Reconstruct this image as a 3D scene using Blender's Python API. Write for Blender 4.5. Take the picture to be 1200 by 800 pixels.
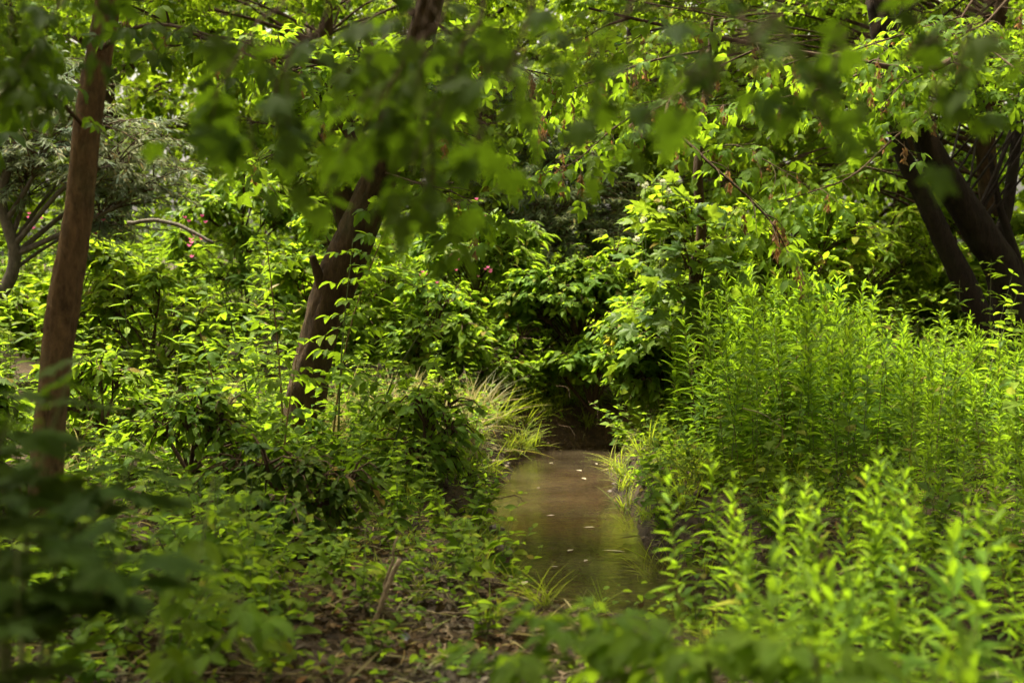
import bpy, math, random
import numpy as np
from mathutils import Vector, Matrix

R = math.radians
rng = np.random.default_rng(11)
random.seed(11)
scene = bpy.context.scene
for o in list(bpy.data.objects):
    bpy.data.objects.remove(o)
COL = scene.collection

# ------------------------------------------------------------------ camera
LENS, SENSOR, CAMZ, TILT = 50.0, 36.0, 1.5, R(3.43)
cam_d = bpy.data.cameras.new("camera")
cam = bpy.data.objects.new("camera", cam_d); COL.objects.link(cam)
cam.location = (0, 0, CAMZ); cam.rotation_euler = (R(90) - TILT, 0, 0)
cam_d.lens = LENS; cam_d.sensor_width = SENSOR
cam_d.clip_start = 0.05; cam_d.clip_end = 2000
cam_d.dof.use_dof = True; cam_d.dof.focus_distance = 9.6; cam_d.dof.aperture_fstop = 2.3
scene.camera = cam

# ------------------------------------------------------------------ sky, sun, exposure
SUN_EL, SUN_AZ = 67.0, -50.0          # degrees; azimuth measured from +Y (ahead of the camera) towards +X
world = bpy.data.worlds.new("World"); scene.world = world; world.use_nodes = True
wn = world.node_tree.nodes; wl = world.node_tree.links
bg = wn["Background"]
sky = wn.new("ShaderNodeTexSky"); sky.sky_type = 'NISHITA'; sky.sun_disc = False
sky.sun_elevation = R(SUN_EL); sky.sun_rotation = R(SUN_AZ)
sky.air_density = 1.0; sky.dust_density = 6.0; sky.ozone_density = 0.6
hs = wn.new("ShaderNodeHueSaturation"); hs.inputs["Saturation"].default_value = 0.08   # thin white overcast
wt = wn.new("ShaderNodeMix"); wt.data_type = 'RGBA'; wt.blend_type = 'MULTIPLY'; wt.inputs[0].default_value = 1; wt.inputs[7].default_value = (1.0, 0.92, 0.74, 1)   # the camera's warm white balance
wl.new(sky.outputs[0], hs.inputs["Color"]); wl.new(hs.outputs[0], wt.inputs[6]); wl.new(wt.outputs[2], bg.inputs["Color"])
bg.inputs["Strength"].default_value = 0.092
sun_d = bpy.data.lights.new("sun", 'SUN'); sun = bpy.data.objects.new("sun", sun_d); COL.objects.link(sun)
sun_d.energy = 4.9; sun_d.angle = R(14.0); sun_d.color = (1.0, 0.94, 0.76)
sd = Vector((math.sin(R(SUN_AZ)) * math.cos(R(SUN_EL)), math.cos(R(SUN_AZ)) * math.cos(R(SUN_EL)), math.sin(R(SUN_EL))))
sun.rotation_euler = sd.to_track_quat('Z', 'Y').to_euler()
sun.location = sd * 40
vs = scene.view_settings
vs.view_transform = 'Standard'; vs.look = 'None'; vs.gamma = 1.0; vs.exposure = 2.05; vs.use_curve_mapping = False
cy = scene.cycles
cy.use_denoising = True
cy.max_bounces = 6; cy.diffuse_bounces = 3; cy.glossy_bounces = 2; cy.transmission_bounces = 5; cy.use_adaptive_sampling = True; cy.adaptive_threshold = 0.03; cy.transparent_max_bounces = 8
cy.caustics_reflective = False; cy.caustics_refractive = False
cy.sample_clamp_indirect = 6.0

# ------------------------------------------------------------------ small maths
FPX = 1200 * LENS / SENSOR
def px(u, v, Y):
    """world point that is seen at photograph pixel (u, v) and stands Y metres ahead"""
    dx = (u - 600) / FPX; dz = -(v - 400) / FPX
    dy = math.cos(TILT) + dz * math.sin(TILT); z = -math.sin(TILT) + dz * math.cos(TILT)
    t = Y / dy
    return np.array([dx * t, Y, CAMZ + z * t])
def nrm(a):
    return a / np.maximum(np.linalg.norm(a, axis=-1, keepdims=True), 1e-9)
def sstep(a, b, x):
    t = np.clip((x - a) / (b - a), 0, 1); return t * t * (3 - 2 * t)
_lat = rng.random((64, 64))
def vnoise(x, y):
    xi = np.floor(x).astype(int); yi = np.floor(y).astype(int); fx = x - xi; fy = y - yi
    fx = fx * fx * (3 - 2 * fx); fy = fy * fy * (3 - 2 * fy)
    g = lambda i, j: _lat[i % 64, j % 64]
    return (g(xi, yi) * (1 - fx) + g(xi + 1, yi) * fx) * (1 - fy) + (g(xi, yi + 1) * (1 - fx) + g(xi + 1, yi + 1) * fx) * fy - 0.5
def fbm(x, y, o=4):
    s = 0; a = 1.0
    for k in range(o):
        s = s + a * vnoise(x * 2 ** k + 17 * k, y * 2 ** k + 5 * k); a *= 0.5
    return s
def spline(pts, n):
    """Catmull-Rom through pts, n samples"""
    P = np.asarray(pts, float)
    if len(P) == 2:
        t = np.linspace(0, 1, n)[:, None]; return P[0] * (1 - t) + P[1] * t
    E = np.vstack([2 * P[0] - P[1], P, 2 * P[-1] - P[-2]])
    m = len(P) - 1; u = np.linspace(0, m, n); i = np.minimum(u.astype(int), m - 1); f = (u - i)[:, None]
    a, b, c, d = E[i], E[i + 1], E[i + 2], E[i + 3]
    return 0.5 * (2 * b + (c - a) * f + (2 * a - 5 * b + 4 * c - d) * f ** 2 + (3 * b - a - 3 * c + d) * f ** 3)
def lerp1(vals, n):
    vals = np.asarray(vals, float); return np.interp(np.linspace(0, 1, n), np.linspace(0, 1, len(vals)), vals)
def rnd(k, s=1.0):
    return rng.normal(size=(k, 3)) * s

# ------------------------------------------------------------------ materials
def new_mat(name):
    m = bpy.data.materials.new(name); m.use_nodes = True
    nt = m.node_tree; nt.nodes.clear()
    return m, nt.nodes, nt.links
def ramp(n, stops):
    r = n.new("ShaderNodeValToRGB"); e = r.color_ramp.elements
    while len(e) < len(stops): e.new(0.5)
    for el, (p, c) in zip(e, stops): el.position = p; el.color = (*c, 1)
    return r
def leaf_mat(name, dark, light, trans, tf=0.42, rough=0.6, spec=0.06, old=(0.16, 0.11, 0.02), veins=0.0):
    m, n, l = new_mat(name)
    out = n.new("ShaderNodeOutputMaterial")
    at = n.new("ShaderNodeAttribute"); at.attribute_name = "leaf"
    sep = n.new("ShaderNodeSeparateXYZ"); l.new(at.outputs["Vector"], sep.inputs[0])
    oi = n.new("ShaderNodeObjectInfo")
    add = n.new("ShaderNodeMath"); add.operation = 'MULTIPLY_ADD'
    l.new(oi.outputs["Random"], add.inputs[0]); add.inputs[1].default_value = 0.35; l.new(sep.outputs[2], add.inputs[2])
    fr = n.new("ShaderNodeMath"); fr.operation = 'FRACT'; l.new(add.outputs[0], fr.inputs[0])
    rp = ramp(n, [(0.0, dark), (0.55, tuple((a + b) / 2 for a, b in zip(dark, light))), (0.90, light), (0.955, tuple(min(1, c * f_) for c, f_ in zip(light, (1.7, 1.25, 1.0)))), (0.988, old)])
    l.new(fr.outputs[0], rp.inputs[0])
    geo = n.new("ShaderNodeNewGeometry")
    tn = n.new("ShaderNodeTexNoise"); tn.inputs["Scale"].default_value = 9.0; tn.inputs["Detail"].default_value = 2
    l.new(geo.outputs["Position"], tn.inputs["Vector"])
    mr = n.new("ShaderNodeMapRange"); mr.inputs[1].default_value = 0.3; mr.inputs[2].default_value = 0.7; mr.inputs[3].default_value = 0.72; mr.inputs[4].default_value = 1.28
    l.new(tn.outputs[0], mr.inputs[0])
    # paler midrib and side veins
    ab = n.new("ShaderNodeMath"); ab.operation = 'ABSOLUTE'; l.new(sep.outputs[0], ab.inputs[0])
    rib = n.new("ShaderNodeMapRange"); rib.inputs[1].default_value = 0.0; rib.inputs[2].default_value = 0.14; rib.inputs[3].default_value = 0.35 + veins; rib.inputs[4].default_value = 0.0
    l.new(ab.outputs[0], rib.inputs[0])
    mul = n.new("ShaderNodeMix"); mul.data_type = 'RGBA'; mul.blend_type = 'MULTIPLY'; mul.inputs[0].default_value = 1
    t2_ = n.new("ShaderNodeTexNoise"); t2_.inputs["Scale"].default_value = 1.7; t2_.inputs["Detail"].default_value = 1; l.new(geo.outputs["Position"], t2_.inputs["Vector"])
    hr = ramp(n, [(0.35, (0.78, 0.94, 1.2)), (0.62, (1.12, 1.04, 0.9))]); l.new(t2_.outputs[0], hr.inputs[0])
    hm = n.new("ShaderNodeMix"); hm.data_type = 'RGBA'; hm.blend_type = 'MULTIPLY'; hm.inputs[0].default_value = 1
    l.new(rp.outputs[0], hm.inputs[6]); l.new(hr.outputs[0], hm.inputs[7])
    l.new(hm.outputs[2], mul.inputs[6]); l.new(mr.outputs[0], mul.inputs[7])
    mv = n.new("ShaderNodeMix"); mv.data_type = 'RGBA'
    l.new(rib.outputs[0], mv.inputs[0]); l.new(mul.outputs[2], mv.inputs[6]); mv.inputs[7].default_value = (*[min(1, c * 1.5 + 0.03) for c in light], 1)
    pb = n.new("ShaderNodeBsdfPrincipled"); pb.inputs["Roughness"].default_value = rough; pb.inputs["Specular IOR Level"].default_value = spec
    l.new(mv.outputs[2], pb.inputs["Base Color"])
    tr = n.new("ShaderNodeBsdfTranslucent")
    tm = n.new("ShaderNodeMix"); tm.data_type = 'RGBA'; tm.blend_type = 'MULTIPLY'; tm.inputs[0].default_value = 1
    tm.inputs[6].default_value = (*trans, 1); l.new(mr.outputs[0], tm.inputs[7]); l.new(tm.outputs[2], tr.inputs["Color"])
    mx = n.new("ShaderNodeMixShader"); mx.inputs[0].default_value = tf
    l.new(pb.outputs[0], mx.inputs[1]); l.new(tr.outputs[0], mx.inputs[2]); l.new(mx.outputs[0], out.inputs[0])
    return m
def bark_mat(name, c1, c2, moss=0.0, scale=1.0, bump=0.6):
    m, n, l = new_mat(name)
    out = n.new("ShaderNodeOutputMaterial"); pb = n.new("ShaderNodeBsdfPrincipled")
    tc = n.new("ShaderNodeTexCoord"); mp = n.new("ShaderNodeMapping"); mp.inputs["Scale"].default_value = (30 * scale, 30 * scale, 11 * scale)
    l.new(tc.outputs["Object"], mp.inputs[0])
    a = n.new("ShaderNodeTexNoise"); a.inputs["Scale"].default_value = 1; a.inputs["Detail"].default_value = 6; a.inputs["Roughness"].default_value = 0.7
    l.new(mp.outputs[0], a.inputs["Vector"])
    b = n.new("ShaderNodeTexNoise"); b.inputs["Scale"].default_value = 3.0; b.inputs["Detail"].default_value = 3; l.new(tc.outputs["Object"], b.inputs["Vector"])
    r = ramp(n, [(0.3, c1), (0.7, c2)]); l.new(a.outputs[0], r.inputs[0])
    mx = n.new("ShaderNodeMix"); mx.data_type = 'RGBA'
    rm = n.new("ShaderNodeMapRange"); rm.inputs[1].default_value = 0.5; rm.inputs[2].default_value = 0.7; rm.inputs[4].default_value = moss
    l.new(b.outputs[0], rm.inputs[0]); l.new(rm.outputs[0], mx.inputs[0]); l.new(r.outputs[0], mx.inputs[6]); mx.inputs[7].default_value = (0.05, 0.065, 0.02, 1)
    l.new(mx.outputs[2], pb.inputs["Base Color"]); pb.inputs["Roughness"].default_value = 0.9; pb.inputs["Specular IOR Level"].default_value = 0.15
    bp = n.new("ShaderNodeBump"); bp.inputs["Strength"].default_value = bump; bp.inputs["Distance"].default_value = 0.04
    l.new(a.outputs[0], bp.inputs["Height"]); l.new(bp.outputs[0], pb.inputs["Normal"]); l.new(pb.outputs[0], out.inputs[0])
    return m
def plain_mat(name, c1, c2, scale=20.0, rough=0.8, spec=0.2, bump=0.0, trans=None):
    m, n, l = new_mat(name)
    out = n.new("ShaderNodeOutputMaterial"); pb = n.new("ShaderNodeBsdfPrincipled")
    tc = n.new("ShaderNodeTexCoord"); a = n.new("ShaderNodeTexNoise"); a.inputs["Scale"].default_value = scale; a.inputs["Detail"].default_value = 5
    l.new(tc.outputs["Object"], a.inputs["Vector"])
    oi = n.new("ShaderNodeObjectInfo"); sm = n.new("ShaderNodeMath"); sm.operation = 'MULTIPLY_ADD'; sm.inputs[1].default_value = 0.3
    l.new(oi.outputs["Random"], sm.inputs[0]); l.new(a.outputs[0], sm.inputs[2])
    r = ramp(n, [(0.4, c1), (0.85, c2)]); l.new(sm.outputs[0], r.inputs[0]); l.new(r.outputs[0], pb.inputs["Base Color"])
    pb.inputs["Roughness"].default_value = rough; pb.inputs["Specular IOR Level"].default_value = spec
    if bump:
        bp = n.new("ShaderNodeBump"); bp.inputs["Strength"].default_value = bump; bp.inputs["Distance"].default_value = 0.02
        l.new(a.outputs[0], bp.inputs["Height"]); l.new(bp.outputs[0], pb.inputs["Normal"])
    if trans:
        tr = n.new("ShaderNodeBsdfTranslucent"); tr.inputs[0].default_value = (*trans, 1); mx = n.new("ShaderNodeMixShader"); mx.inputs[0].default_value = 0.35
        l.new(pb.outputs[0], mx.inputs[1]); l.new(tr.outputs[0], mx.inputs[2]); l.new(mx.outputs[0], out.inputs[0])
    else:
        l.new(pb.outputs[0], out.inputs[0])
    return m

M = {}
M['gold'] = leaf_mat("goldenrod_leaf", (0.048, 0.092, 0.008), (0.118, 0.190, 0.014), (0.30, 0.48, 0.015), 0.45)
M['elder'] = leaf_mat("box_elder_leaf", (0.042, 0.080, 0.008), (0.098, 0.155, 0.013), (0.29, 0.45, 0.015), 0.45)
M['maple'] = leaf_mat("maple_leaf", (0.042, 0.082, 0.016), (0.105, 0.155, 0.028), (0.28, 0.40, 0.02), 0.38, rough=0.42, veins=0.2)
M['shade'] = leaf_mat("shade_darkened_leaf", (0.022, 0.046, 0.006), (0.054, 0.084, 0.009), (0.12, 0.21, 0.006), 0.40)  # darker copy of the leaf colours, with canopy shade put into them
M['weed'] = leaf_mat("weed_leaf", (0.048, 0.088, 0.010), (0.120, 0.178, 0.016), (0.30, 0.46, 0.018), 0.45)
M['balsam'] = leaf_mat("balsam_leaf", (0.055, 0.100, 0.016), (0.140, 0.190, 0.025), (0.31, 0.48, 0.02), 0.42, rough=0.4)
M['willow'] = leaf_mat("willow_leaf", (0.080, 0.100, 0.050), (0.170, 0.190, 0.105), (0.19, 0.25, 0.07), 0.30, rough=0.6)
M['dullwillow'] = leaf_mat("dull_willow_leaf", (0.065, 0.085, 0.030), (0.140, 0.160, 0.065), (0.13, 0.20, 0.04), 0.32, rough=0.6)
M['dark'] = leaf_mat("dark_gap_leaf", (0.012, 0.028, 0.010), (0.030, 0.055, 0.016), (0.04, 0.09, 0.012), 0.25)  # near-black leaves give the gap its shade by colour
M['far'] = leaf_mat("distant_leaf", (0.056, 0.092, 0.009), (0.126, 0.180, 0.014), (0.35, 0.50, 0.016), 0.48)
M['yellow'] = leaf_mat("yellowing_leaf", (0.16, 0.19, 0.015), (0.34, 0.30, 0.02), (0.52, 0.50, 0.02), 0.45)
M['grass'] = leaf_mat("grass_blade", (0.060, 0.095, 0.012), (0.145, 0.170, 0.024), (0.34, 0.42, 0.02), 0.40)
M['straw'] = leaf_mat("straw", (0.13, 0.11, 0.045), (0.28, 0.23, 0.10), (0.28, 0.25, 0.08), 0.30, rough=0.7, old=(0.1, 0.13, 0.03))
M['deadleaf'] = leaf_mat("dead_leaf", (0.034, 0.023, 0.012), (0.115, 0.080, 0.044), (0.10, 0.06, 0.02), 0.15, rough=0.8, old=(0.2, 0.16, 0.1))
M['samara'] = leaf_mat("samara", (0.10, 0.055, 0.025), (0.22, 0.125, 0.055), (0.30, 0.15, 0.05), 0.40, rough=0.7)
M['stem'] = plain_mat("green_stem", (0.060, 0.085, 0.022), (0.120, 0.130, 0.040), 12)
M['redstem'] = plain_mat("reddish_stem", (0.11, 0.060, 0.025), (0.17, 0.115, 0.045), 12)
M['twig'] = bark_mat("twig_bark", (0.030, 0.018, 0.009), (0.095, 0.058, 0.030), 0.1, 2.0)
M['bark_brown'] = bark_mat("brown_bark", (0.034, 0.020, 0.009), (0.185, 0.112, 0.048), 0.45, 0.75, 1.0)
M['bark_dark'] = bark_mat("dark_bark", (0.020, 0.012, 0.006), (0.085, 0.051, 0.024), 0.25, 0.8, 0.9)
M['bark_black'] = bark_mat("shade_blackened_bark", (0.008, 0.006, 0.004), (0.026, 0.018, 0.012), 0.15, 0.7, 0.9)  # backlit darkness of the stems is put into the bark colour
M['bark_grey'] = bark_mat("grey_bark", (0.055, 0.045, 0.034), (0.15, 0.125, 0.095), 0.2, 1.2, 0.6)
M['deadwood'] = bark_mat("dead_wood", (0.12, 0.085, 0.048), (0.36, 0.27, 0.165), 0.0, 2.0, 0.6)
M['pink'] = plain_mat("balsam_petal", (0.42, 0.06, 0.17), (0.68, 0.22, 0.34), 40, 0.5, 0.3, trans=(0.6, 0.12, 0.25))
M['white'] = plain_mat("pale_petal", (0.50, 0.52, 0.38), (0.66, 0.66, 0.52), 60, 0.7, 0.2, trans=(0.5, 0.5, 0.3))
M['stone'] = plain_mat("wet_stone", (0.030, 0.022, 0.014), (0.105, 0.080, 0.052), 14, 0.6, 0.3, 0.6)
M['palestone'] = plain_mat("pale_stone", (0.13, 0.09, 0.05), (0.30, 0.22, 0.14), 18, 0.7, 0.3, 0.3)
M['litterpaper'] = plain_mat("scrap_paper", (0.20, 0.20, 0.24), (0.40, 0.40, 0.46), 60, 0.6, 0.3)
M['floater'] = plain_mat("floating_leaf", (0.16, 0.13, 0.07), (0.40, 0.34, 0.22), 40, 0.55, 0.4)

def ground_mat():
    m, n, l = new_mat("forest_soil")
    out = n.new("ShaderNodeOutputMaterial"); pb = n.new("ShaderNodeBsdfPrincipled")
    geo = n.new("ShaderNodeNewGeometry")
    a = n.new("ShaderNodeTexNoise"); a.inputs["Scale"].default_value = 22; a.inputs["Detail"].default_value = 8; a.inputs["Roughness"].default_value = 0.7
    b = n.new("ShaderNodeTexNoise"); b.inputs["Scale"].default_value = 1.6; b.inputs["Detail"].default_value = 3
    v = n.new("ShaderNodeTexVoronoi"); v.inputs["Scale"].default_value = 55
    for t in (a, b, v): l.new(geo.outputs["Position"], t.inputs["Vector"])
    r = ramp(n, [(0.30, (0.016, 0.010, 0.005)), (0.52, (0.045, 0.027, 0.011)), (0.75, (0.110, 0.067, 0.028))]); l.new(a.outputs[0], r.inputs[0])
    mx = n.new("ShaderNodeMix"); mx.data_type = 'RGBA'; mx.blend_type = 'MULTIPLY'
    r2 = ramp(n, [(0.35, (0.55, 0.5, 0.45)), (0.7, (1.25, 1.2, 1.05))]); l.new(b.outputs[0], r2.inputs[0])
    mx.inputs[0].default_value = 1; l.new(r.outputs[0], mx.inputs[6]); l.new(r2.outputs[0], mx.inputs[7])
    l.new(mx.outputs[2], pb.inputs["Base Color"]); pb.inputs["Roughness"].default_value = 0.85; pb.inputs["Specular IOR Level"].default_value = 0.25
    sm = n.new("ShaderNodeMath"); sm.operation = 'MULTIPLY_ADD'; sm.inputs[1].default_value = 0.5; l.new(v.outputs["Distance"], sm.inputs[0]); l.new(a.outputs[0], sm.inputs[2])
    bp = n.new("ShaderNodeBump"); bp.inputs["Strength"].default_value = 0.9; bp.inputs["Distance"].default_value = 0.03
    l.new(sm.outputs[0], bp.inputs["Height"]); l.new(bp.outputs[0], pb.inputs["Normal"]); l.new(pb.outputs[0], out.inputs[0])
    return m
def water_mat():
    m, n, l = new_mat("muddy_water")
    out = n.new("ShaderNodeOutputMaterial"); geo = n.new("ShaderNodeNewGeometry")
    mp = n.new("ShaderNodeMapping"); mp.inputs["Scale"].default_value = (4.0, 9.0, 1); l.new(geo.outputs["Position"], mp.inputs[0])
    a = n.new("ShaderNodeTexNoise"); a.inputs["Scale"].default_value = 1.0; a.inputs["Detail"].default_value = 3; l.new(mp.outputs[0], a.inputs["Vector"])
    mp2 = n.new("ShaderNodeMapping"); mp2.inputs["Scale"].default_value = (14, 34, 1); l.new(geo.outputs["Position"], mp2.inputs[0])
    a2 = n.new("ShaderNodeTexNoise"); a2.inputs["Scale"].default_value = 1.0; a2.inputs["Detail"].default_value = 2; l.new(mp2.outputs[0], a2.inputs["Vector"])
    sm = n.new("ShaderNodeMath"); sm.operation = 'MULTIPLY_ADD'; sm.inputs[1].default_value = 0.30; l.new(a2.outputs[0], sm.inputs[0]); l.new(a.outputs[0], sm.inputs[2])
    bp = n.new("ShaderNodeBump"); bp.inputs["Strength"].default_value = 0.12; bp.inputs["Distance"].default_value = 0.05; l.new(sm.outputs[0], bp.inputs["Height"])
    gl = n.new("ShaderNodeBsdfGlossy"); gl.inputs["Roughness"].default_value = 0.015; gl.inputs["Color"].default_value = (0.95, 0.93, 0.9, 1); l.new(bp.outputs[0], gl.inputs["Normal"])
    b = n.new("ShaderNodeTexNoise"); b.inputs["Scale"].default_value = 2.2; b.inputs["Detail"].default_value = 5; l.new(geo.outputs["Position"], b.inputs["Vector"])
    r = ramp(n, [(0.35, (0.050, 0.037, 0.020)), (0.65, (0.105, 0.080, 0.046))]); l.new(b.outputs[0], r.inputs[0])
    df = n.new("ShaderNodeBsdfDiffuse"); l.new(r.outputs[0], df.inputs["Color"])
    tp = n.new("ShaderNodeBsdfTransparent"); tp.inputs[0].default_value = (0.76, 0.66, 0.47, 1)
    m1 = n.new("ShaderNodeMixShader"); m1.inputs[0].default_value = 0.72; l.new(df.outputs[0], m1.inputs[1]); l.new(tp.outputs[0], m1.inputs[2])
    fr = n.new("ShaderNodeFresnel"); fr.inputs["IOR"].default_value = 1.33; l.new(bp.outputs[0], fr.inputs["Normal"])
    m2 = n.new("ShaderNodeMixShader"); l.new(fr.outputs[0], m2.inputs[0]); l.new(m1.outputs[0], m2.inputs[1]); l.new(gl.outputs[0], m2.inputs[2])
    l.new(m2.outputs[0], out.inputs[0])
    return m
M['soil'] = ground_mat(); M['water'] = water_mat()

# ------------------------------------------------------------------ mesh collecting
class MB:
    def __init__(s): s.V = []; s.T = []; s.A = []; s.MI = []; s.n = 0; s.mats = []
    def mi(s, mat):
        if mat not in s.mats: s.mats.append(mat)
        return s.mats.index(mat)
    def add(s, V, T, A, mat):
        V = np.asarray(V, float).reshape(-1, 3); T = np.asarray(T, int).reshape(-1, 3)
        s.V.append(V); s.T.append(T + s.n); s.A.append(np.broadcast_to(np.asarray(A, float), V.shape)); s.MI.append(np.full(len(T), s.mi(mat))); s.n += len(V)
    def leaves(s, tm, P, D, N, sc, mat, tint=None):
        P = np.atleast_2d(P); k = len(P)
        if k == 0: return
        tv, tt, ta = tm; D = nrm(np.atleast_2d(D)); N = np.broadcast_to(np.atleast_2d(N), D.shape)
        x = nrm(np.cross(D, N)); z = np.cross(x, D)
        sc = np.broadcast_to(np.asarray(sc, float), (k,))
        B = np.stack([x, D, z], 1)
        V = P[:, None, :] + sc[:, None, None] * np.einsum('ni,kij->knj', tv, B)
        T = (tt[None] + (np.arange(k) * len(tv))[:, None, None]).reshape(-1, 3)
        A = np.broadcast_to(ta, (k,) + ta.shape).copy()
        A[:, :, 2] = (rng.random(k) * 0.97 if tint is None else np.broadcast_to(tint, (k,)))[:, None]
        s.add(V.reshape(-1, 3), T, A.reshape(-1, 3), mat)
    def tubes(s, paths, radii, sides, mat, cap=False):
        """paths (k,m,3), radii (k,m)"""
        P = np.asarray(paths, float); Rr = np.asarray(radii, float)
        if P.ndim == 2: P = P[None]; Rr = Rr[None]
        k, m, _ = P.shape
        if k == 0: return
        tg = nrm(np.gradient(P, axis=1)); mean = nrm(P[:, -1] - P[:, 0])
        ref = np.where(np.abs(mean[:, 2:3]) > 0.7, np.array([[1.0, 0, 0]]), np.array([[0, 0, 1.0]]))
        u = nrm(np.cross(tg, ref[:, None, :])); w = np.cross(tg, u)
        a = np.arange(sides) * 2 * np.pi / sides
        V = P[:, :, None, :] + Rr[:, :, None, None] * (np.cos(a)[None, None, :, None] * u[:, :, None, :] + np.sin(a)[None, None, :, None] * w[:, :, None, :])
        i = np.arange(m - 1)[:, None] * sides; j = np.arange(sides)[None]; j2 = (j + 1) % sides
        q = np.stack([i + j, i + j2, i + sides + j2, i + sides + j], -1).reshape(-1, 4)
        t = np.vstack([q[:, [0, 1, 2]], q[:, [0, 2, 3]]])
        if cap:
            e = [[(m - 1) * sides, (m - 1) * sides + x, (m - 1) * sides + x + 1] for x in range(1, sides - 1)] + [[0, x + 1, x] for x in range(1, sides - 1)]
            t = np.vstack([t, e])
        T = (t[None] + (np.arange(k) * m * sides)[:, None, None]).reshape(-1, 3)
        s.add(V.reshape(-1, 3), T, (0.5, 0.5, 0.5), mat)
    def mesh(s, name, smooth=True):
        me = bpy.data.meshes.new(name)
        V = np.vstack(s.V); T = np.vstack(s.T); A = np.vstack(s.A); MI = np.concatenate(s.MI)
        me.vertices.add(len(V)); me.vertices.foreach_set("co", V.ravel())
        me.loops.add(len(T) * 3); me.loops.foreach_set("vertex_index", T.ravel().astype(np.int32))
        me.polygons.add(len(T)); me.polygons.foreach_set("loop_start", (np.arange(len(T)) * 3).astype(np.int32))
        for mt in s.mats: me.materials.append(mt)
        me.polygons.foreach_set("material_index", MI.astype(np.int32))
        me.polygons.foreach_set("use_smooth", np.full(len(T), smooth))
        me.update(calc_edges=True)
        at = me.attributes.new("leaf", 'FLOAT_VECTOR', 'POINT'); at.data.foreach_set("vector", A.ravel())
        return me

def obj(name, me, parent=None, loc=None, mat=None):
    o = bpy.data.objects.new(name, me); COL.objects.link(o)
    if parent is not None: o.parent = parent
    if mat is not None: o.matrix_basis = mat
    elif loc is not None: o.location = loc
    return o
def tag(o, label=None, cat=None, group=None, kind=None):
    if label: o["label"] = label
    if cat: o["category"] = cat
    if group: o["group"] = group
    if kind: o["kind"] = kind
    return o
def thing(name, label, cat, loc, rotz=0.0, scale=1.0, group=None, tilt=(0, 0)):
    e = bpy.data.objects.new(name, None); COL.objects.link(e)
    e.empty_display_size = 0.1
    e.location = tuple(float(a) for a in loc); e.rotation_euler = (tilt[0], tilt[1], rotz); e.scale = (scale,) * 3
    return tag(e, label, cat, group)
def frame(P, D, N, s):
    D = nrm(np.asarray(D, float)); x = nrm(np.cross(D, N)); z = np.cross(x, D)
    m = np.eye(4); m[:3, 0] = x * s; m[:3, 1] = D * s; m[:3, 2] = z * s; m[:3, 3] = P
    return Matrix(m.tolist())
def put(proto, name, label, cat, loc, rotz, scale, group, tilt=(0, 0)):
    e = thing(name, label, cat, loc, rotz, scale, group, tilt)
    for (pn, me, kind) in proto:
        c = obj(pn, me, e)
        if kind: c["kind"] = kind
    return e

# ------------------------------------------------------------------ leaf shapes (length 1 along +Y, upper face +Z)
def simple_leaf(n, width, shape=1.0, fold=0.35, droop=0.25, pet=0.0, teeth=0.0, wob=0.0, side=0.0):
    t = np.linspace(0, 1, n + 1); V = []; A = []
    def zz(q): return -droop * q ** 2 + 0.12 * droop
    V.append((0, 0, zz(0))); A.append((0, 0, 0))
    for i in range(1, n):
        q = t[i]
        w = width * 0.5 * (math.sin(math.pi * q ** shape)) ** 0.8
        if teeth: w *= 1 + teeth * (1 if i % 2 else -1)
        y = pet + (1 - pet) * q; cx = side * q * q
        zw = wob * math.sin(9 * q)
        V += [(cx - w, y, zz(q) + fold * w + zw), (cx, y, zz(q)), (cx + w, y, zz(q) + fold * w - zw)]; A += [(-1, q, 0), (0, q, 0), (1, q, 0)]
    V.append((side, 1, zz(1))); A.append((0, 1, 0))
    T = [(0, 2, 1), (0, 3, 2)]
    for i in range(n - 2):
        b = 1 + 3 * i; c = b + 3
        T += [(b, b + 1, c + 1), (b, c + 1, c), (b + 1, b + 2, c + 2), (b + 1, c + 2, c + 1)]
    b = 1 + 3 * (n - 2); e = len(V) - 1
    T += [(b, b + 1, e), (b + 1, b + 2, e)]
    return np.array(V, float), np.array(T), np.array(A, float)
def palm_leaf(seed=0, droop=0.22):
    r_ = random.Random(seed)
    o = [(180, 0.16), (165, 0.34), (140, 0.50), (126, 0.44), (112, 0.62), (98, 0.46), (86, 0.44), (76, 0.60), (66, 0.66), (56, 0.90), (47, 0.70), (38, 0.60), (28, 0.52), (20, 0.70), (13, 0.76), (7, 0.86), (0, 1.05)]
    pts = o + [(-a, r) for a, r in reversed(o[:-1])]
    pts = pts[:-1]
    V = [(0, 0, 0)]; A = [(0, 0, 0)]
    for ring in (0.5, 1.0):
        for a, r in pts:
            r = r * ring * r_.uniform(0.94, 1.06); th = math.radians(a)
            z = -droop * r * r + 0.05 * math.cos(5 * th * 1.1) * ring
            lobes = min(abs(a - c) for c in (0, 56, -56, 112, -112)) / 28.0
            V.append((math.sin(th) * r, math.cos(th) * r, z)); A.append((min(1, lobes), r, 0))
    n = len(pts); T = []
    for i in range(n):
        j = (i + 1) % n
        if i == n - 1 and False: continue
        T += [(0, 1 + j, 1 + i), (1 + i, 1 + j, 1 + n + j), (1 + i, 1 + n + j, 1 + n + i)]
    return np.array(V, float), np.array(T), np.array(A, float)
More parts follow.
